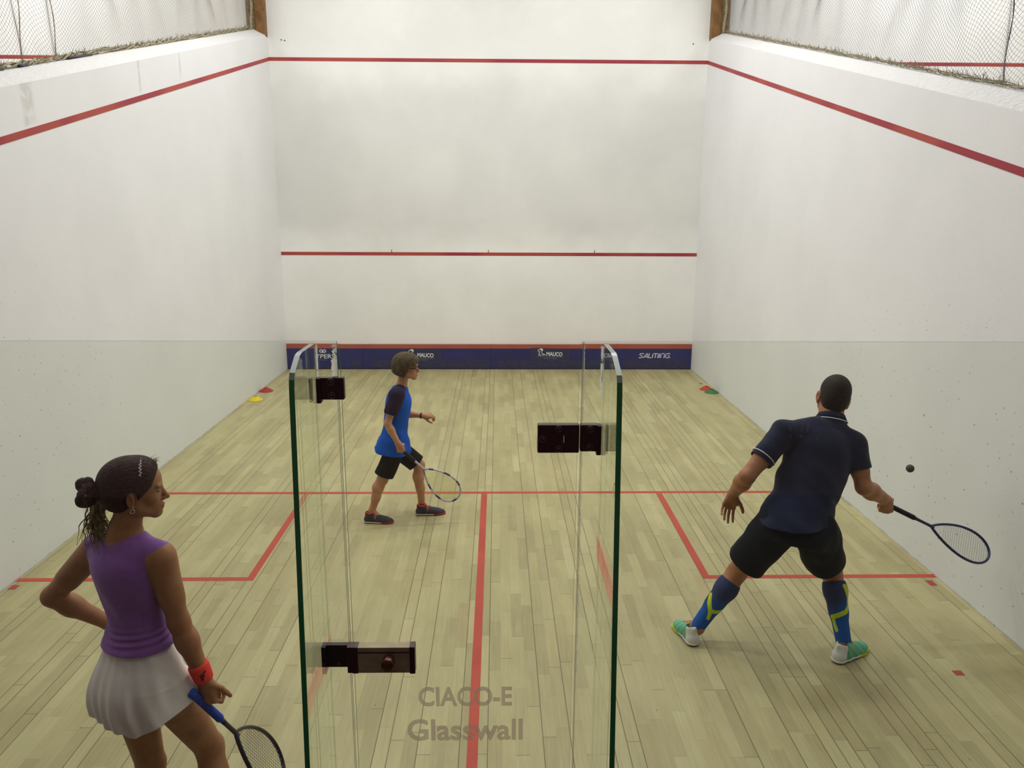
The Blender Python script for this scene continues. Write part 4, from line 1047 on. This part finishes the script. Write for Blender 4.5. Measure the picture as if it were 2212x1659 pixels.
    for q, w1, c1 in ((1, .112, .022), (-1, .100, -.014)):
        Oq = O+rt*q*.078
        G.sub(loft(Oq, UP, rt, [(-.24, c1*1.3, .01, w1, .126), (-.15, c1, .004, w1*.95, .120), (-.08, c1*.5, 0, w1*.80, .10)]), .006)
    G.sub(loft(O, UP, rt, [(-.32, .012, 0, .180, .154), (-.14, .004, -.01, .172, .144), (-.10, 0, -.01, .150, .120)]), .006)
    G.build('shorts', M['whitecloth'], root)
    # wristband with its three-bar mark
    wb_ = band('wristband', M['coral'], root, Rw-unit(Rw-Re)*.066, Rw+unit(Rw-Re)*.006, .0315, .0275, .0065)
    c = Rw-unit(Rw-Re)*.028; n0 = unit(CAM-c); ax = unit(Re-Rw); n0 = unit(n0-ax*(n0@ax)); sd_ = np.cross(ax, n0)
    mb = MB()
    for i, ln in enumerate((.008, .015, .022)):
        u0 = -.012+i*.0085; V = []
        for (a_, b3) in ((u0, -.009), (u0+.0062, -.009), (u0+.0062+ln*.45, -.009+ln), (u0+ln*.45, -.009+ln)):
            ang = b3/.036; V.append(c+ax*(a_-.004)*1.0+(n0*math.cos(ang)+sd_*math.sin(ang))*.0383)
        mb.add(V+[v-n0*.002 for v in V], [(0, 1, 2, 3), (0, 4, 5, 1), (1, 5, 6, 2), (2, 6, 7, 3), (3, 7, 4, 0)])
    mb.build('emblem', M['black'], wb_)
    # socks and shoes
    for A_, dd in ((Ra, unit(fw+rt*.35)), (La, unit(fw-rt*.15))):
        he = v3(A_[0], A_[1], 0)-dd*.055; shoe(root, A_, he, he+dd*.245, .92, M['shoewhite'], M['solewhite'], lace=M['white'])
        band('sock', M['whitecloth'], root, A_-UP*.02, A_+UP*.06, .038, .040, .004)
    # racket hanging from the right hand
    thr = W(508, 1582, .29); hand_c = hp(.066, .0, -.030)
    axis = unit(thr-W(413, 1495, .175)); thr = thr; butt2 = thr-axis*.300
    sd_r = v3(-1, (axis[0]+.2*axis[2])/axis[1], -.2)
    racket('squash racket with blue grip and dark frame hanging from the woman\'s right hand', butt2, axis, unit(unit(np.cross(axis, sd_r))*.95+unit(v3(.1, -1, .25))), M['frame_dark'], M['grip_blue'], M['string_dark'], exp=.66, wide=.142)
M['iris'] = plain('dark eye', (60, 42, 34), .3)
M['eye'] = plain('eye white', (200, 195, 188), .3)
M['darkhair'] = plain('eyebrow hair', (34, 22, 18), .7)
M['black'] = plain('black fabric', (20, 19, 20), .7, var=.2, vs=40)
M['silver'] = plain('silver', (190, 185, 188), .3, .5, metal=.6)
M['violet'] = plain('violet jersey', (134, 86, 160), .8, .2, var=.05, vs=40, bump=.15, bs=500, sheen=.2)
M['teal'] = plain('dark teal fabric', (26, 62, 62), .8)
M['whitecloth'] = plain('white sport cloth', (222, 212, 210), .85, .2, bump=.15, bs=90)
M['coral'] = plain('coral towelling', (235, 72, 66), .9, .1, bump=.6, bs=420)
M['shoewhite'] = plain('white shoe mesh', (205, 205, 208), .7, bump=.4, bs=300)
M['solewhite'] = plain('white rubber', (215, 215, 212), .5)
M['frame_dark'] = plain('dark navy racket frame', (34, 26, 48), .3, .5, var=.5, vs=9)
M['grip_blue'] = plain('blue grip tape', (38, 72, 176), .8, bump=.3, bs=300)
M['string_dark'] = plain('dark string', (120, 112, 100), .6)
woman()
# ------------------------------------------------------------------ man in navy reaching for the ball
def G0(px, py):
    d = CF+CR*(px-1106)/FPX-CU*(py-829.5)/FPX; return CAM+d*(-CAM[2])/d[2]
def sock(root, name, mat, kn, an, back, side, s, kr, ca, ar, t0, path, wd, t1=1.10, off=.0045):
    lo, hi = bbox(kn, an, m=.12); F = Field(lo, hi, .003); leg(F, kn+(kn-an)*.4, kn, an, s, kr*1.1, kr, ca, ar, back=back)
    F.d -= off*s; d = unit(an-kn); L_ = np.linalg.norm(an-kn); F.cut(half(kn+d*L_*t0, -d), .002); F.cut(half(kn+d*L_*t1, d), .002)
    b = unit(back-d*(back@d)); r = np.cross(d, b); r = r*np.sign(r@side)
    def tf(x, y, z): return ((x-kn[0])*d[0]+(y-kn[1])*d[1]+(z-kn[2])*d[2])/L_
    def ph(x, y, z):
        return np.degrees(np.arctan2((x-kn[0])*r[0]+(y-kn[1])*r[1]+(z-kn[2])*r[2], (x-kn[0])*b[0]+(y-kn[1])*b[1]+(z-kn[2])*b[2]))
    def stripe(x, y, z):
        t = tf(x, y, z); p = ph(x, y, z); best = np.full(len(t), 9.)
        for pa in path:
            A = [np.array((math.radians(q[1])*.05, q[0]*L_)) for q in pa]; U_ = np.stack([np.radians(p)*.05, t*L_], 1)
            for a, b2 in zip(A, A[1:]):
                ab = b2-a; k = np.clip(((U_-a)@ab)/(ab@ab), 0, 1); best = np.minimum(best, np.linalg.norm(U_-a-k[:, None]*ab, axis=1))
        return wd-best
    return F.build(name, mat, root, attrs={'stripe': stripe, 'lower': lambda x, y, z: tf(x, y, z)-.52+.0015*ph(x, y, z)})
def man():
    a = math.radians(8); fw = v3(math.sin(a), math.cos(a), 0); rt = v3(math.cos(a), -math.sin(a), 0)
    O = v3(1.800, 1.72, .805)
    root = empty('person', (1.78, 1.72, 0), 'man in navy polo shirt and dark shorts lunging with racket towards the right wall', 'person')
    sk = skin_mat('skin tan', (176, 124, 90), (160, 104, 74))
    Rs, Ls = W(1843, 958, 1.87), W(1694, 934, 1.90)
    Re, Rw = W(1866, 1052, 1.78), W(1914, 1080, 1.96)
    Le, Lw = W(1613, 1030, 1.80), W(1584, 1066, 1.97)
    nb = W(1794, 912, 1.95); Wd = unit(nb-O); ln = np.linalg.norm(nb-O)
    Sr = unit(unit(Rs-Ls)*.75+rt*.35); Sr = unit(Sr-Wd*(Sr@Wd)); Sf = np.cross(Wd, Sr)
    hc = W(1801, 858, 2.02); hf = unit(v3(.22, .95, -.18)); hu = unit(v3(.20, .10, 1))
    rh = lambda q: O+rt*q*.095-UP*.02
    Rk, Lk = W(1796, 1232, 1.86), W(1592, 1236, 1.88)
    Ra, La = W(1822, 1385, 1.655), W(1508, 1352, 1.82)
    F = Field(v3(1.02, 1.35, 0), v3(2.75, 2.35, 1.68), .0042)
    k = ln
    rows = [(-.09, 0, 0, .150, .115), (0, 0, 0, .168, .125), (.10, 0, .004, .158, .118), (.22, 0, .006, .152, .110), (.34, 0, .004, .166, .116), (.44, 0, 0, .182, .122), (.52, 0, -.004, .180, .108), (.57, 0, -.004, .135, .085), (.62, 0, 0, .07, .065)]
    rows = [(t*k/.62, *q) for t, *q in rows]
    F.add(loft(O, Wd, Sr, rows), .02)
    for q in (-1, 1): F.add(el(O+rt*q*.075-fw*.05-UP*.01, (.082, .08, .09)), .03)
    for S_ in (Rs, Ls): F.add(rc(nb-Wd*.03, S_, .055, .052), .04); F.add(el(S_, (.060, .060, .062)), .03)
    neck(F, hc, hf, hu, nb-Wd*.02, 1.0, r=.068); P, R = head(F, hc, hf, hu, 1.10)
    arm(F, Rs, Re, Rw, 1.1, .050, .040, .045, .029); arm(F, Ls, Le, Lw, 1.1, .050, .040, .044, .028)
    leg(F, rh(1), Rk, Ra, 1.0, .098, .058, .062, .038, back=-fw); leg(F, rh(-1), Lk, La, 1.0, .098, .058, .062, .038, back=-fw)
    rhe, rto = G0(1803, 1433), G0(1868, 1400); lhe, lto = G0(1500, 1396), G0(1461, 1352)
    for A_, he, to in ((Ra, rhe, rto), (La, lhe, lto)):
        dd = unit(to-he); F.add(rc(A_, he+dd*.16+UP*.04, .036, .030), .02); F.add(rc(A_-UP*.02, he+dd*.05+UP*.04, .034, .028), .02)
    # racket hand
    d = unit(W(1942, 1092, 2.04)-Rw); raxis = unit(W(2155, 1198, 1.86)-W(1925, 1084, 1.98)); d = unit(v3(.25, .35, -.9)); n = v3(-.1, -.9, -.3)
    hp = hand(F, Rw, d, n, np.cross(n, d), 1.05, FIST, (1.3, .9), .08, rw=.029)
    # left hand open, fingers down, thumb out towards the body
    d = unit(W(1572, 1098, 2.0)-Lw); hand(F, Lw, d, v3(.15, .95, .1), v3(.92, -.15, -.1), 1.05, RELAX, (.15, -.25), .13, rw=.028)
    F.build('body', sk, root)
    # hair
    hm = hair_mat('short black hair', (30, 26, 24), (48, 42, 34), (1, 1, 1), 160)
    G = Field(hc-.16, hc+.18, .003)
    G.add(el(P(0, -.014, .038), (.084, .109, .094), R)); G.add(el(P(0, -.050, -.012), (.074, .068, .082), R), .03)
    G.disp(lambda X, Y, Z: .0008*np.sin(X*400+3*np.sin(Z*150))*np.sin(Z*380+2*np.sin(Y*200)))
    cb = lambda X, Y, Z: (X-hc[0])*R[1][0]+(Y-hc[1])*R[1][1]+(Z-hc[2])*R[1][2]
    cu = lambda X, Y, Z: (X-hc[0])*R[2][0]+(Y-hc[1])*R[2][1]+(Z-hc[2])*R[2][2]
    G.cut(lambda X, Y, Z: np.maximum(cb(X, Y, Z)-(.035+.5*cu(X, Y, Z)), np.maximum(cb(X, Y, Z)-(-.012+1.3*np.maximum(cu(X, Y, Z)+.01, 0)), -.085-cu(X, Y, Z))), .008)
    G.build('hair', hm, root)
    for q in (-1, 1):
        G = Field(P(q*.030, .078, .003)-.02, P(q*.030, .078, .003)+.02, .002); G.add(el(P(q*.030, .0785, .001), (.0125, .0125, .008), R)); G.build('eye', M['eye'], root, keep=False)
    # polo shirt
    G = Field(v3(1.46, 1.42, .72), v3(2.32, 2.16, 1.46), .0042)
    sr = [(-.15, 0, -.016, .210, .190), (-.055, 0, -.012, .206, .182), (0, 0, -.008, .200, .168), (.10, 0, .004, .182, .138), (.22, 0, .006, .180, .130), (.34, 0, .004, .188, .132), (.44, 0, 0, .198, .134), (.52, 0, -.004, .192, .118), (.57, 0, -.004, .150, .092), (.615, 0, 0, .08, .07)]
    sr = [(t*k/.62, *q) for t, *q in sr]
    wb = lambda t, an: .005*np.sin(t*34+an*2.0+1.5*np.sin(an*3))*np.clip((.5-t)/.3, 0, 1)+.003*np.sin(an*9+t*12)*np.clip((.25-t)/.3, 0, 1)
    G.add(loft(O, Wd, Sr, sr, wob=wb))
    for S_, E_, fl in ((Rs, Re, .56), (Ls, Le, .60)):
        c = S_+(E_-S_)*fl; G.add(rc(nb-Wd*.035, S_, .066, .066), .04); G.add(rc(S_, c, .072, .070), .03)
        dd = unit(E_-S_); g = half(c, dd); 
        G.sub((lambda X, Y, Z, g=g: -g(X, Y, Z), c-.09+dd*.03, c+.09+dd*.05), .002) if 0 else None
    G.disp(wrink(.004, (1, 1, 1), 22, .3))
    for S_, E_, fl in ((Rs, Re, .56), (Ls, Le, .60)):
        c = S_+(E_-S_)*fl; dd = unit(E_-S_); G.sub(rc(c+dd*.078, c+dd*.16, .095, .095), .0); G.sub(rc(c-dd*.03, c+dd*.05, .058, .060), .003)
    G.add(rc(nb-Wd*.04, nb+Wd*.012, .088, .078), .02); G.sub(rc(nb+Wd*.055, nb+Wd*.12, .058, .068), .004); G.cut(half(v3(0, 0, .822), -UP), .003)
    G.build('polo_shirt', M['navy'], root)
    # collar, piping at the collar and the sleeve ends
    nu = unit(hc-nb+UP*.02); e1 = unit(Sr-nu*(Sr@nu)); e2 = np.cross(nu, e1)
    def ringpts(c, u, v, ru, rv, n_=36, f=lambda t: 0): return [c+u*ru*math.cos(t)+v*rv*math.sin(t)+nu*f(t) for t in np.linspace(0, 2*PI, n_+1)[:-1]]
    cl = MB(); cc = nb+nu*.012-e2*.002
    L0 = ringpts(cc, e1, e2, .092, .086, f=lambda t: .004*math.sin(t)-.012*max(0, math.sin(t))); L1 = ringpts(cc+nu*.033, e1, e2, .073, .074, f=lambda t: -.004*math.sin(t)-.018*max(0, math.sin(t))); L2 = ringpts(cc+nu*.030, e1, e2, .067, .068, f=lambda t: -.018*max(0, math.sin(t))); L3 = ringpts(cc, e1, e2, .080, .076)
    m_ = 36; cl.v = L0+L1+L2+L3
    for r_ in range(4):
        for i in range(m_): cl.f.append((r_*m_+i, r_*m_+(i+1) % m_, ((r_+1) % 4)*m_+(i+1) % m_, ((r_+1) % 4)*m_+i)); cl.m.append(0)
    co = cl.build('collar', M['navy2'], root, True)
    MB().tube([p-nu*.002 for p in L0], .0030, 6, closed=True).build('piping', M['white'], co, True)
    for S_, E_, fl, w_ in ((Ls, Le, .60, 1),):
        c = S_+(E_-S_)*fl; dd = unit(E_-S_); c = c-dd*.016; u = unit(np.cross(dd, UP)); v = np.cross(dd, u)
        pts = [c+(u*math.cos(t)+v*math.sin(t))*.0725 for t in np.linspace(0, 2*PI, 31)[:-1]]
        MB().tube(pts, .0028, 6, closed=True).build('piping', M['white'] if w_ else M['navy2'], root, True)
    # shorts
    G = Field(v3(1.40, 1.45, .36), v3(2.25, 2.12, .95), .0042)
    G.add(loft(O, unit(UP+Wd), rt, [(-.12, 0, -.016, .180, .150), (-.05, 0, -.018, .188, .158), (.02, 0, -.012, .172, .144), (.09, 0, -.004, .150, .118)]))
    for q, Kn in ((1, Rk), (-1, Lk)):
        H_ = rh(q); dd = unit(Kn-H_); c = H_+(Kn-H_)*1.2; G.add(rc(H_-fw*.01, c-(rt*.02 if q > 0 else 0), .126, .114 if q > 0 else .108), .03)
    G.disp(wrink(.006, (1, 1, .6), 20, .9))
    for q, Kn in ((1, Rk), (-1, Lk)):
        H_ = rh(q); dd = unit(Kn-H_); c = H_+(Kn-H_)*.73; G.sub(rc(c+dd*.45, c+dd*.46, .45, .45)); G.sub(rc(c-dd*.05, c+dd*.05, .088, .096), .003)
    G.build('shorts', M['darkcloth'], root)
    # compression socks
    sock(root, 'compression_sock', M['sock'], Rk, Ra, -fw, rt, 1.0, .058, .062, .038, .16,
         [[(.24, 38), (.33, 46), (.42, 62), (.52, 60), (.60, 30), (.645, -20), (.66, -60)], [(.66, -55), (.75, -60), (.84, -50)]], .0125)
    sock(root, 'compression_sock', M['sock'], Lk, La, -fw, rt, 1.0, .058, .062, .038, .16,
         [[(.50, -75), (.62, -45), (.70, -15), (.66, 20), (.60, 60)], [(.70, -12), (.80, 5)]], .0125)
    shoe(root, Ra, rhe, rto, 1.05, M['teal_shoe'], M['sole_multi'], lace=M['lime'])
    shoe(root, La, lhe, lto, 1.05, M['teal_shoe'], M['sole_multi'], lace=M['lime'])
    b0 = hp(.072, .0, -.030)-raxis*.030+v3(.03, 0, 0)
    b0 = W(1922, 1084, 2.01) if 0 else b0
    racket('squash racket with dark blue frame swung low by the man in navy', b0, raxis, unit(v3(.25, -.75, .62)), M['frame_blue'], M['black'], M['string_grey'], wide=.128)
    bp = v3(*W(1966, 1012, 1.3)); mb = MB(); n_ = 20
    for i in range(11):
        th = PI*i/10; mb.v += [tuple(bp+.0200*np.array((math.sin(th)*math.cos(2*PI*k_/n_), math.sin(th)*math.sin(2*PI*k_/n_), math.cos(th)))) for k_ in range(n_)]
    for i in range(10):
        for k_ in range(n_): mb.f.append((i*n_+k_, (i+1)*n_+k_, (i+1)*n_+(k_+1) % n_, i*n_+(k_+1) % n_)); mb.m.append(0)
    tag(mb.build('squash_ball', M['ball'], smooth=True, origin=bp), 'small dark grey squash ball in the air between the man and the right wall', 'ball')
M['navy'] = plain('navy polo cotton', (26, 33, 58), .85, .15, var=.08, vs=30, bump=.2, bs=420, sheen=.1)
M['navy2'] = plain('navy collar knit', (34, 40, 60), .9, .1)
M['darkcloth'] = plain('black blue shorts cloth', (25, 29, 38), .8, .2, var=.1, vs=20)
n_ = NT('compression knit'); n_.set(.75, .2); n_.base(n_.mix(n_.math('GREATER_THAN', n_.attr('stripe'), 0), n_.mix(n_.smooth(n_.attr('lower'), -.12, .12), lin((52, 62, 98)), lin((32, 84, 160))), lin((186, 204, 52)))); n_.bump(n_.noise(scale=500, detail=1), .15, .002); M['sock'] = n_.m
n_ = NT('teal shoe mesh'); n_.set(.55, .4); n_.base(n_.mix(n_.math('GREATER_THAN', n_.attr('heelp'), 0), n_.mix(n_.math('GREATER_THAN', n_.attr('line'), .0), lin((92, 168, 142)), lin((150, 200, 120))), lin((222, 224, 220)))); n_.bump(n_.noise(scale=320, detail=1), .3, .003); M['teal_shoe'] = n_.m
n_ = NT('shoe sole rubber'); n_.set(.6, .3); n_.base(n_.mix(n_.math('GREATER_THAN', n_.attr('fore'), 0), n_.mix(n_.math('GREATER_THAN', n_.attr('low'), 0), lin((225, 226, 222)), lin((28, 30, 38))), lin((206, 214, 40)))); M['sole_multi'] = n_.m
M['lime'] = plain('lime lace', (196, 216, 150), .7)
M['frame_blue'] = plain('dark blue racket frame', (26, 36, 92), .3, .5)
M['string_grey'] = plain('grey string', (150, 150, 148), .6)
M['ball'] = plain('grey rubber ball', (84, 82, 78), .8, .2)
man()
# ------------------------------------------------------------------ boy walking across the court
def boy():
    a = math.radians(85); fw = v3(math.sin(a), math.cos(a), 0); rt = v3(math.cos(a), -math.sin(a), 0)
    root = empty('person', (-.70, 3.74, 0), 'boy in blue t-shirt and black shorts walking right with a racket, seen from the side', 'person')
    sk = skin_mat('skin fair', (196, 146, 112), (186, 130, 98))
    O = W(853, 957, 3.75); nb = W(866, 836, 3.75)
    Rs, Ls = W(857, 853, 3.61), W(866, 850, 3.87)
    Re, Rw = W(837, 915, 3.56), W(860, 958, 3.53)
    Le, Lw = W(874, 893, 3.95), W(913, 898, 3.93)
    Rh, Lh = O+rt*.070, O-rt*.070
    Rk, Lk = W(827, 1032, 3.66), W(905, 1004, 3.83)
    Ra, La = W(803, 1104, 3.635), W(911, 1091, 3.83)
    hc = W(878, 793, 3.75); hf = unit(v3(.99, -.10, -.03)); hu = v3(.04, 0, 1)
    Wd = unit(nb-O); k = np.linalg.norm(nb-O)/.52
    F = Field(v3(-1.05, 3.36, 0), v3(-.28, 4.10, 1.46), .0036)
    rows = [(-.06, 0, 0, .105, .080), (0, 0, 0, .115, .088), (.10, 0, .002, .108, .078), (.20, 0, .004, .105, .074), (.32, 0, .002, .118, .082), (.40, 0, 0, .125, .082), (.45, 0, -.002, .115, .070), (.50, 0, 0, .06, .05), (.53, 0, 0, .038, .038)]
    rows = [(t*k, *q) for t, *q in rows]
    F.add(loft(O, Wd, rt, rows), .02)
    for q in (-1, 1): F.add(el(O+rt*q*.055-fw*.035, (.06, .06, .065)), .03)
    for S_ in (Rs, Ls): F.add(rc(nb-Wd*.02, S_, .034, .034), .03); F.add(el(S_, (.038, .038, .040)), .02)
    neck(F, hc, hf, hu, nb-Wd*.02, .9, r=.044); P, R = head(F, hc, hf, hu, .90)
    arm(F, Rs, Re, Rw, .80, .042, .035, .036, .025, .015); arm(F, Ls, Le, Lw, .80, .042, .035, .036, .025, .015)
    leg(F, Rh, Rk, Ra, .78, .086, .055, .058, .036, back=-fw, k=.02); leg(F, Lh, Lk, La, .78, .086, .055, .058, .036, back=-fw, k=.02)
    rhe, rto = G0(787, 1128), G0(850, 1129); lhe, lto = G0(898, 1112), G0(962, 1109)
    for A_, he, to in ((Ra, rhe, rto), (La, lhe, lto)):
        dd = unit(to-he); F.add(rc(A_, he+dd*.13+UP*.035, .028, .024), .015); F.add(rc(A_-UP*.02, he+dd*.04+UP*.035, .027, .024), .015)
    d = unit(W(868, 978, 3.54)-Rw); raxis = unit(W(1001, 1088, 3.60)-W(868, 974, 3.53)); hp = hand(F, Rw, d, v3(.1, -.97, .2), raxis, .80, FIST, (1.3, .9), .06, rw=.024)
    d = unit(v3(1, .03, .06)); hand(F, Lw, d, v3(.05, -.55, .83), v3(.1, -.83, -.55), .80, ((36, 66, 40), (44, 72, 44), (52, 76, 44), (58, 78, 44)), (.6, .3), .08, rw=.024)
    F.build('body', sk, root)
    for q in (-1, 1):
        G = Field(P(q*.030, .078, .003)-.02, P(q*.030, .078, .003)+.02, .002); G.add(el(P(q*.030, .0785, .001), (.0125, .0125, .008), R)); G.build('eye', M['iris'], root, keep=False)
    hm = hair_mat('ash brown bobbed hair', (70, 58, 42), (100, 86, 62), (1.2, 1.2, .12), 70)
    G = Field(hc-.16, hc+.18, .003)
    cb = lambda X, Y, Z: (X-hc[0])*R[1][0]+(Y-hc[1])*R[1][1]+(Z-hc[2])*R[1][2]
    cu = lambda X, Y, Z: (X-hc[0])*R[2][0]+(Y-hc[1])*R[2][1]+(Z-hc[2])*R[2][2]
    cr = lambda X, Y, Z: (X-hc[0])*R[0][0]+(Y-hc[1])*R[0][1]+(Z-hc[2])*R[0][2]
    G.add(el(P(0, -.006, .034), (.094, .115, .094), R)); G.add(el(P(0, -.032, -.020), (.090, .088, .080), R), .03)
    G.disp(lambda X, Y, Z: .0008*np.sin(60*np.arctan2(cr(X, Y, Z), cb(X, Y, Z))+3*np.sin(cu(X, Y, Z)*40)))
    G.cut(lambda X, Y, Z: np.maximum(cb(X, Y, Z)-np.where(cu(X, Y, Z) > .020, .088+.35*(cu(X, Y, Z)-.03), .036+.55*cu(X, Y, Z)), -.082-.30*cb(X, Y, Z)-cu(X, Y, Z)), .012)
    G.build('hair', hm, root)
    # sport glasses
    mb = MB()
    for q in (-1, 1):
        c = P(q*.030, .100, .002); ring = [c+R[0]*.024*math.cos(t)+R[2]*.016*math.sin(t)-R[1]*.010*abs(math.cos(t))*(1 if math.cos(t)*q > 0 else 0) for t in np.linspace(0, 2*PI, 23)[:-1]]
        mb.tube(ring, .0026, 6, closed=True)
        mb.tube([P(q*.053, .090, .004), P(q*.073, .060, .004), P(q*.082, .0, .006), P(q*.080, -.03, .004)], .0034, 6)
    mb.tube([P(-.007, .103, .006), P(0, .108, .008), P(.007, .103, .006)], .0026, 6)
    gl = mb.build('glasses', M['black'], root, True)
    # t-shirt: blue body, dark raglan sleeves
    G = Field(bbox(O, nb, m=.26)[0], bbox(O, nb, m=.26)[1], .0034)
    sr = [(-.075, 0, -.004, .160, .150), (0, 0, .0, .152, .136), (.10, 0, .002, .138, .104), (.20, 0, .004, .134, .098), (.32, 0, .006, .138, .104), (.40, 0, .006, .142, .104), (.45, 0, .004, .132, .092), (.49, 0, .002, .090, .070), (.52, 0, 0, .056, .054)]
    sr = [(t*k, *q) for t, *q in sr]
    G.add(loft(O-fw*.012, Wd, rt, sr, wob=lambda t, an: .006*np.sin(an*5+t*10)*np.clip((.3-t)/.3, 0, 1)+.003*np.sin(t*60+an*3)*np.clip((.3-t)/.3, 0, 1)))
    for S_ in (Rs, Ls): G.add(rc(nb-Wd*.025, S_, .050, .052), .03)
    G.sub(rc(nb+Wd*.015, nb+Wd*.1, .046, .05), .003)
    sh = G.build('t_shirt', M['royal'], root)
    for S_, E_, q in ((Rs, Re, 1), (Ls, Le, -1)):
        c = S_+(E_-S_)*.58; dd = unit(E_-S_); lo, hi = bbox(nb, c, m=.1); G = Field(lo, hi, .0034)
        G.add(rc(nb-Wd*.012+rt*q*.020, S_+rt*q*.008, .048, .058)); G.add(rc(S_+rt*q*.006, c, .060, .056), .02); G.add(rc(S_-Wd*.02, S_-Wd*.06+rt*q*.004, .056, .046), .02)
        G.disp(wrink(.003, (1, 1, 1), 30, .5+q)); G.sub(rc(c+dd*.10, c+dd*.2, .088, .088)); G.sub(rc(c-dd*.03, c+dd*.05, .042, .046), .002)
        G.sub(rc(nb+Wd*.015, nb+Wd*.1, .048, .05), .003)
        G.build('sleeve', M['plum'], sh)
    nu = unit(hc-nb); e1 = unit(rt-nu*(rt@nu)); e2 = np.cross(nu, e1)
    MB().tube([nb+nu*.008+e2*.006+e1*.045*math.cos(t)+e2*.044*math.sin(t)-nu*.010*math.sin(t) for t in np.linspace(0, 2*PI, 31)[:-1]], .0055, 8, closed=True).build('neckband', M['plum'], sh, True)
    # shorts
    G = Field(v3(-1.0, 3.44, .28), v3(-.36, 4.05, .82), .0034)
    G.add(loft(O, UP, rt, [(-.09, 0, 0, .125, .100), (-.03, 0, 0, .130, .104), (.02, 0, 0, .122, .096), (.05, 0, 0, .112, .086)]))
    for H_, Kn in ((Rh, Rk), (Lh, Lk)):
        c = H_+(Kn-H_)*1.1; G.add(rc(H_-UP*.05, c, .080, .080), .02)
    G.disp(wrink(.004, (1, 1, .6), 26, .2))
    for H_, Kn in ((Rh, Rk), (Lh, Lk)):
        dd = unit(Kn-H_); c = H_+(Kn-H_)*.88; G.sub(rc(c+dd*.30, c+dd*.31, .30, .30)); G.sub(rc(c-dd*.04, c+dd*.05, .060, .068), .003)
    G.build('shorts', M['blackcloth'], root)
    for A_, he, to, up_, so_ in ((Ra, rhe, rto, M['greyshoe'], M['sole_red']), (La, lhe, lto, M['greyshoe'], M['sole_red'])):
        Q_, b_ = shoe(root, A_, he, to, .84, up_, so_, lace=M['orange'])
        mb = MB(); mb.tube([Q_(.40+.0*t, .036*math.sin(t*1.45), .030+.058*math.cos(t*1.35)) for t in np.linspace(-1, 1, 11)], .006, 6, flat=1.4); mb.build('strap', M['orange'], b_, True)
        mb = MB(); mb.tube([Q_(.205+.155*math.cos(t)*.9, .027*math.sin(t), .098+.012*abs(math.cos(t))) for t in np.linspace(0, 2*PI, 21)[:-1]], .005, 6, closed=True); mb.build('collar_lining', M['orange'], b_, True)
    band('watch_strap', M['black'], root, Lw-unit(Lw-Le)*.020, Lw-unit(Lw-Le)*.004, .0205, .0205, .005)
    b0 = hp(.072, .0, -.030)-raxis*.050
    racket('squash racket with white and purple frame and yellow strings carried by the boy', b0, raxis, unit(v3(.1, -1, .12)), M['frame_white'], M['black'], M['string_yellow'], pat=M['frame_pattern'], wide=.124)
M['royal'] = plain('royal blue jersey', (13, 88, 196), .8, .2, var=.06, vs=25, bump=.15, bs=420)
M['plum'] = plain('dark plum sleeve', (44, 34, 62), .85, .15, var=.06, vs=30)
M['blackcloth'] = plain('black sport cloth', (28, 28, 27), .85, .15, var=.12, vs=25)
M['greyshoe'] = plain('charcoal shoe', (66, 62, 72), .65, .3, bump=.3, bs=300, var=.1, vs=60)
n_ = NT('white red sole'); n_.set(.6, .3); n_.base(n_.mix(n_.math('GREATER_THAN', n_.attr('low'), 0), n_.mix(n_.math('GREATER_THAN', n_.attr('fore'), 0), lin((220, 214, 214)), lin((176, 66, 58))), lin((168, 62, 54)))); M['sole_red'] = n_.m
M['orange'] = plain('red orange trim', (226, 74, 42), .7)
M['frame_white'] = plain('white shaft', (196, 192, 204), .35)
M['frame_pattern'] = striped('white purple frame', 'u', (192, 188, 204), (62, 50, 130), .35)
M['string_yellow'] = plain('yellow string', (206, 214, 60), .5)
boy()
